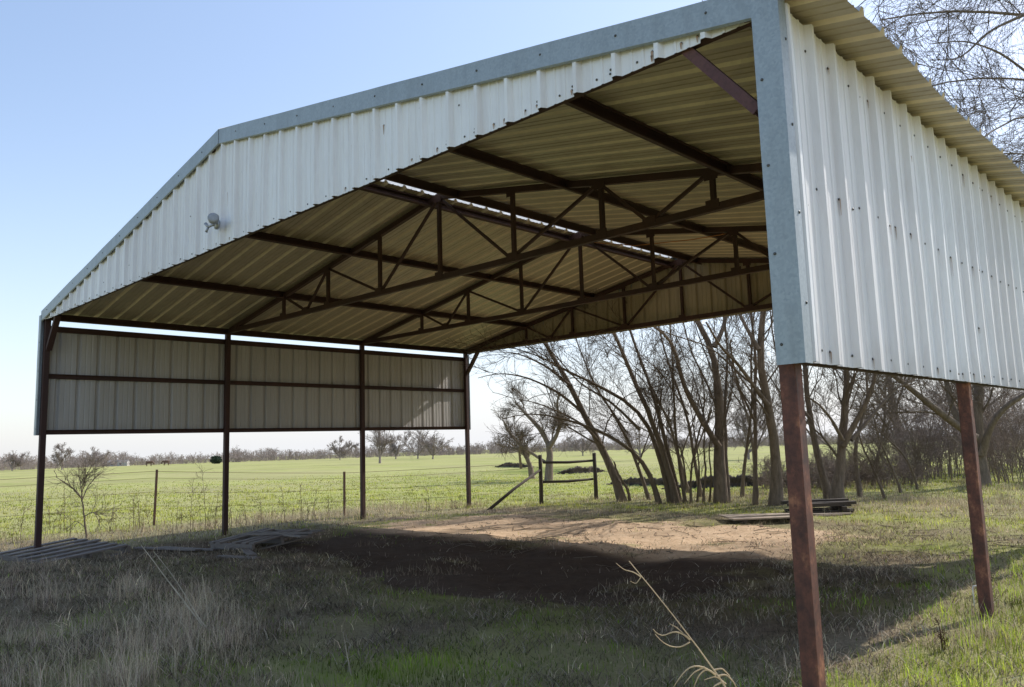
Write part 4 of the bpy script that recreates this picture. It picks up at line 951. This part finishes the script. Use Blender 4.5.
def weed(name, label, stems, seed, mat=DRYB, col_=(.42, .35, .24), nch=6, lr=.3, rm=.0018, group=None, cat='weed', curl=.9, n2=0):
    rng = np.random.default_rng(seed); p0 = np.array(stems[0][0][0], float); O = V(p0[0], p0[1], Hs(p0[0], p0[1]))
    root = empty(name, O, label=label, cat=cat, group=group); v_, f_, nb = [], [], 0; PP, RR = [], []
    for pts, r0 in stems:
        Q = resample(pts, 12); Rq = np.linspace(r0, r0*.35, 12); PP.append(Q); RR.append(Rq)
        v, f = tubes(Q[None], Rq[None], 6); v_.append(v-O); f_.append(f+nb); nb += len(v)
    def mk(nm, v_, f_):
        v = np.concatenate(v_); c = np.ones((len(v), 4)); c[:, :3] = np.array(col_)*(1+.35*fbm(v[:, 2:3]*1., v[:, 0:1], .06, 2)+.12*rng.normal(size=(len(v), 1))); np_mesh(nm, v, np.concatenate(f_), mat, root, attr={'tint': np.clip(c, 0.01, .9)})
    mk('stem', v_, f_)
    if nch:
        v_, f_, nb = [], [], 0
        P, R = spawn(np.stack(PP), np.stack(RR), rng, nch=nch, lo=.25, hi=.98, ang=(25, 65), ratio=lr, npt=8, rr=.55, up=.1, curve=curl, rmin=rm, minlen=.04)
        v, f = tubes(P, R, 4); v_.append(v-O); f_.append(f+nb); nb += len(v)
        if n2:
            P, R = spawn(P, R, rng, nch=n2, lo=.2, hi=1, ang=(25, 70), ratio=.5, npt=5, rr=.6, up=.05, curve=curl, rmin=rm*.8, minlen=.02); v, f = tubes(P, R, 3); v_.append(v-O); f_.append(f+nb); nb += len(v)
        mk('leaves', v_, f_)
    return root
def grounded(px, py, t_):  # foot of a plant seen at that pixel/distance, dropped to the ground
    p = at(px, py, t_); return V(p[0], p[1], Hs(p[0], p[1])-.02)
# sunlit stalk close to the camera
t_ = 2.35; q = line(t_, (735, 687), (710, 671), (695, 643), (665, 603), (642, 577), (629, 561), dt=.12)
ft = grounded(790, 760, 2.25)
pst = [ft, ft*.55+q[0]*.45+V(.02, 0, .1)]+q
cu = lambda *pp: line(t_+.05, *pp)
weed('dry_weed', 'sunlit pale curled dry stalk rising closest to the camera at the bottom', [(pst, 0.00422),
    (cu((690, 640), (683, 633), (672, 631), (664, 637), (656, 634), (653, 629)), 0.00286), (cu((690, 642), (680, 648), (668, 646), (660, 640), (655, 634)), 0.00231), (cu((683, 633), (676, 627), (670, 624)), 0.00204),
    (cu((641, 577), (634, 572), (624, 570), (616, 563)), 0.00218), (cu((641, 577), (636, 584), (630, 581)), 0.00170),
    (cu((712, 672), (700, 665), (688, 667), (677, 681), (672, 690)), 0.00306), (cu((716, 675), (706, 668), (698, 676), (693, 690)), 0.00306), (cu((718, 676), (726, 674), (734, 682), (738, 692)), 0.00306), (cu((714, 670), (722, 668), (730, 676)), 0.00272),
    (cu((705, 667), (694, 672), (684, 684)), 0.00258), (cu((722, 682), (714, 686), (710, 694)), 0.00306), (cu((726, 684), (716, 676), (704, 680)), 0.00272)], 91, nch=0, col_=(.60, .47, .31), curl=1.6)
# pale bent stalks in the barn's shade
weed('dry_weed', 'pair of tall pale bent dry stalks in the shade at the left front', [
    ([grounded(216, 655, 6.2)]+line(6.2, (211, 640), (202, 625), (185, 602), (167, 580), (153, 560), (141, 545), dt=.3), .0075), ([grounded(213, 655, 6.2)]+line(6.2, (209, 635), (190, 603), (172, 574), (155, 553), dt=.4), .006),
    ([grounded(212, 655, 6.1)]+line(6.1, (210, 628), (206, 600), (202, 574)), .006), ([grounded(219, 655, 6.1)]+line(6.1, (218, 630), (217, 606)), .005)], 92, nch=4, lr=.1, col_=(.55, .48, .36))
weed('dry_weed', 'single pale upright dry stalk low at the bottom left of centre', [([grounded(352, 690, 4.9)]+line(4.9, (351, 675), (347, 655), (343, 632)), .005)], 93, nch=2, lr=.12, col_=(.5, .43, .33))
weed('dry_weed', 'thin dry stalk standing at the left edge of the bottom grass', [([grounded(66, 640, 7.5)]+line(7.5, (68, 620), (68, 600), (69, 585)), .005)], 94, nch=3, lr=.1, col_=(.42, .36, .28))
weed('dry_weed', 'branching brown dry weed on the dirt between the two right posts', [([grounded(905, 634, 6.3)]+line(6.3, (902, 615), (898, 590), (897, 578)), .005), ([grounded(907, 634, 6.3)]+line(6.3, (908, 612), (908, 592)), .004), ([grounded(903, 634, 6.3)]+line(6.3, (899, 618), (890, 608)), .004), ([grounded(926, 618, 6.4)]+line(6.4, (920, 603), (915, 590), (914, 583)), .004)], 95, nch=7, lr=.25, n2=3, col_=(.22, .15, .11))
weed('dry_weed', 'dark reddish seed-headed weed in the sunlit grass at the lower right', [([grounded(943, 660, 5.0)]+line(5.0, (942, 645), (940, 628), (936, 618)), .005), ([grounded(945, 660, 5.0)]+line(5.0, (945, 645), (943, 632)), .004)], 96, nch=12, lr=.16, n2=4, col_=(.12, .07, .045))
weed('dry_weed', 'pale bent grass stalk beside the near right post', [([grounded(829, 680, 4.6)]+line(4.6, (828, 665), (826, 652), (821, 645)), .004)], 97, nch=1, lr=.1, col_=(.5, .42, .3))
# weeds along the left fence
wp = [(20, 540, 14.6, 40), (50, 538, 15.2, 35), (64, 536, 15.5, 45), (70, 540, 14.8, 30), (110, 535, 15.6, 40), (133, 534, 15.8, 42), (140, 532, 16, 35), (150, 534, 15.5, 28), (176, 533, 15.7, 35), (190, 533, 15.5, 55), (206, 532, 15.5, 62), (214, 532, 15.6, 40), (232, 528, 16, 30), (247, 528, 16.2, 26), (262, 526, 16.4, 30), (285, 524, 16.7, 34), (302, 522, 16.9, 40), (312, 522, 17.1, 30), (328, 520, 17.3, 26), (430, 512, 18.3, 22), (452, 510, 18.4, 22)]
for k, (px, py, t_, hp) in enumerate(wp):
    f = grounded(px, py, t_); hh = hp*t_/FPX*random.uniform(.85, 1.1); lx = random.uniform(-.28, .12)*hh; ly = random.uniform(-.15, .15)*hh
    st = [([f, f+V(lx*.3, ly*.3, hh*.4), f+V(lx, ly, hh)], .006)]
    for j in range(3): g2 = f+V(random.uniform(-.15, .15), random.uniform(-.15, .15), 0); h2 = hh*random.uniform(.4, .8); st.append(([g2, g2+V(random.uniform(-.1, .1)*h2, 0, h2*.5), g2+V(random.uniform(-.3, .3)*h2, random.uniform(-.2, .2)*h2, h2)], .004))
    weed('dry_weed', 'tall thin brown weed standing in the dry grass along the left fence', st, 100+k, nch=5, lr=.28, n2=2, col_=(.19, .145, .10), rm=.003, group='tall weeds along the left fence')

# ------------------------------------------------------------------ light
EL, SX, SY = 42., .29, 1.15
S = V(SX, SY, 1.0); S /= np.linalg.norm(S); EL = math.asin(S[2]); AZ = math.atan2(S[0], S[1])
sd = bpy.data.lights.new('sun', 'SUN'); sd.energy = 5.0; sd.angle = math.radians(.53); sd.color = (1, .95, .87)
so = bpy.data.objects.new('sun', sd); col.objects.link(so); so.rotation_euler = Vector(S).to_track_quat('Z', 'Y').to_euler(); so.location = (0, 0, 30)
w = bpy.data.worlds.new('World'); scene.world = w; w.use_nodes = True; t = w.node_tree; t.nodes.clear()
sk = t.nodes.new('ShaderNodeTexSky'); sk.sky_type = 'NISHITA'; sk.sun_disc = False; sk.sun_elevation = EL; sk.sun_rotation = AZ; sk.air_density = 1.0; sk.dust_density = 1.2; sk.ozone_density = 1.0; sk.altitude = 200
bg = t.nodes.new('ShaderNodeBackground'); bg.inputs[1].default_value = .15; out = t.nodes.new('ShaderNodeOutputWorld')

tc = t.nodes.new('ShaderNodeTexCoord'); sp_ = t.nodes.new('ShaderNodeSeparateXYZ'); t.links.new(tc.outputs['Generated'], sp_.inputs[0])
def mr(sock, a, b_, c, d, smooth=True):
    n = t.nodes.new('ShaderNodeMapRange'); n.inputs[1].default_value = a; n.inputs[2].default_value = b_; n.inputs[3].default_value = c; n.inputs[4].default_value = d
    t.links.new(sock, n.inputs[0]); return n.outputs[0]
def mth(op, a, b_):
    n = t.nodes.new('ShaderNodeMath'); n.operation = op; n.use_clamp = True
    for s_, v in ((0, a), (1, b_)):
        if hasattr(v, 'links'): t.links.new(v, n.inputs[s_])
        else: n.inputs[s_].default_value = v
    return n.outputs[0]
dt = t.nodes.new('ShaderNodeVectorMath'); dt.operation = 'DOT_PRODUCT'; t.links.new(tc.outputs['Generated'], dt.inputs[0]); dt.inputs[1].default_value = Vector(S)
hz = mth('MULTIPLY', mth('POWER', mr(sp_.outputs[2], 0, 1, 1, 0), 5.5), mr(dt.outputs['Value'], -.7, .4, .55, .95))          # thin haze whitens the sky near the horizon
fs_ = mr(dt.outputs['Value'], -.1, .9, 0, .44)                # and towards the sun
fac = mth('MAXIMUM', mth('MULTIPLY', hz, .97), fs_); fac = mth('ADD', fs_, mth('MULTIPLY', hz, mth('SUBTRACT', .97, fs_)))
mx = t.nodes.new('ShaderNodeMix'); mx.data_type = 'RGBA'; t.links.new(fac, mx.inputs[0]); sc_ = t.nodes.new('ShaderNodeVectorMath'); sc_.operation = 'SCALE'; sc_.inputs['Scale'].default_value = 1.65; t.links.new(sk.outputs[0], sc_.inputs[0]); t.links.new(sc_.outputs[0], mx.inputs[6]); mx.inputs[7].default_value = (4.6, 5.7, 7.8, 1)
t.links.new(fs_, mx.inputs[0])
m2 = t.nodes.new('ShaderNodeMix'); m2.data_type = 'RGBA'; t.links.new(hz, m2.inputs[0]); t.links.new(mx.outputs[2], m2.inputs[6]); m2.inputs[7].default_value = (6.1, 6.2, 6.5, 1)
t.links.new(m2.outputs[2], bg.inputs[0]); t.links.new(bg.outputs[0], out.inputs[0])
scene.view_settings.view_transform = 'Standard'; scene.view_settings.look = 'None'; scene.view_settings.exposure = 0; scene.view_settings.gamma = 1
scene.render.engine = 'CYCLES'; scene.cycles.max_bounces = 8; scene.cycles.diffuse_bounces = 5
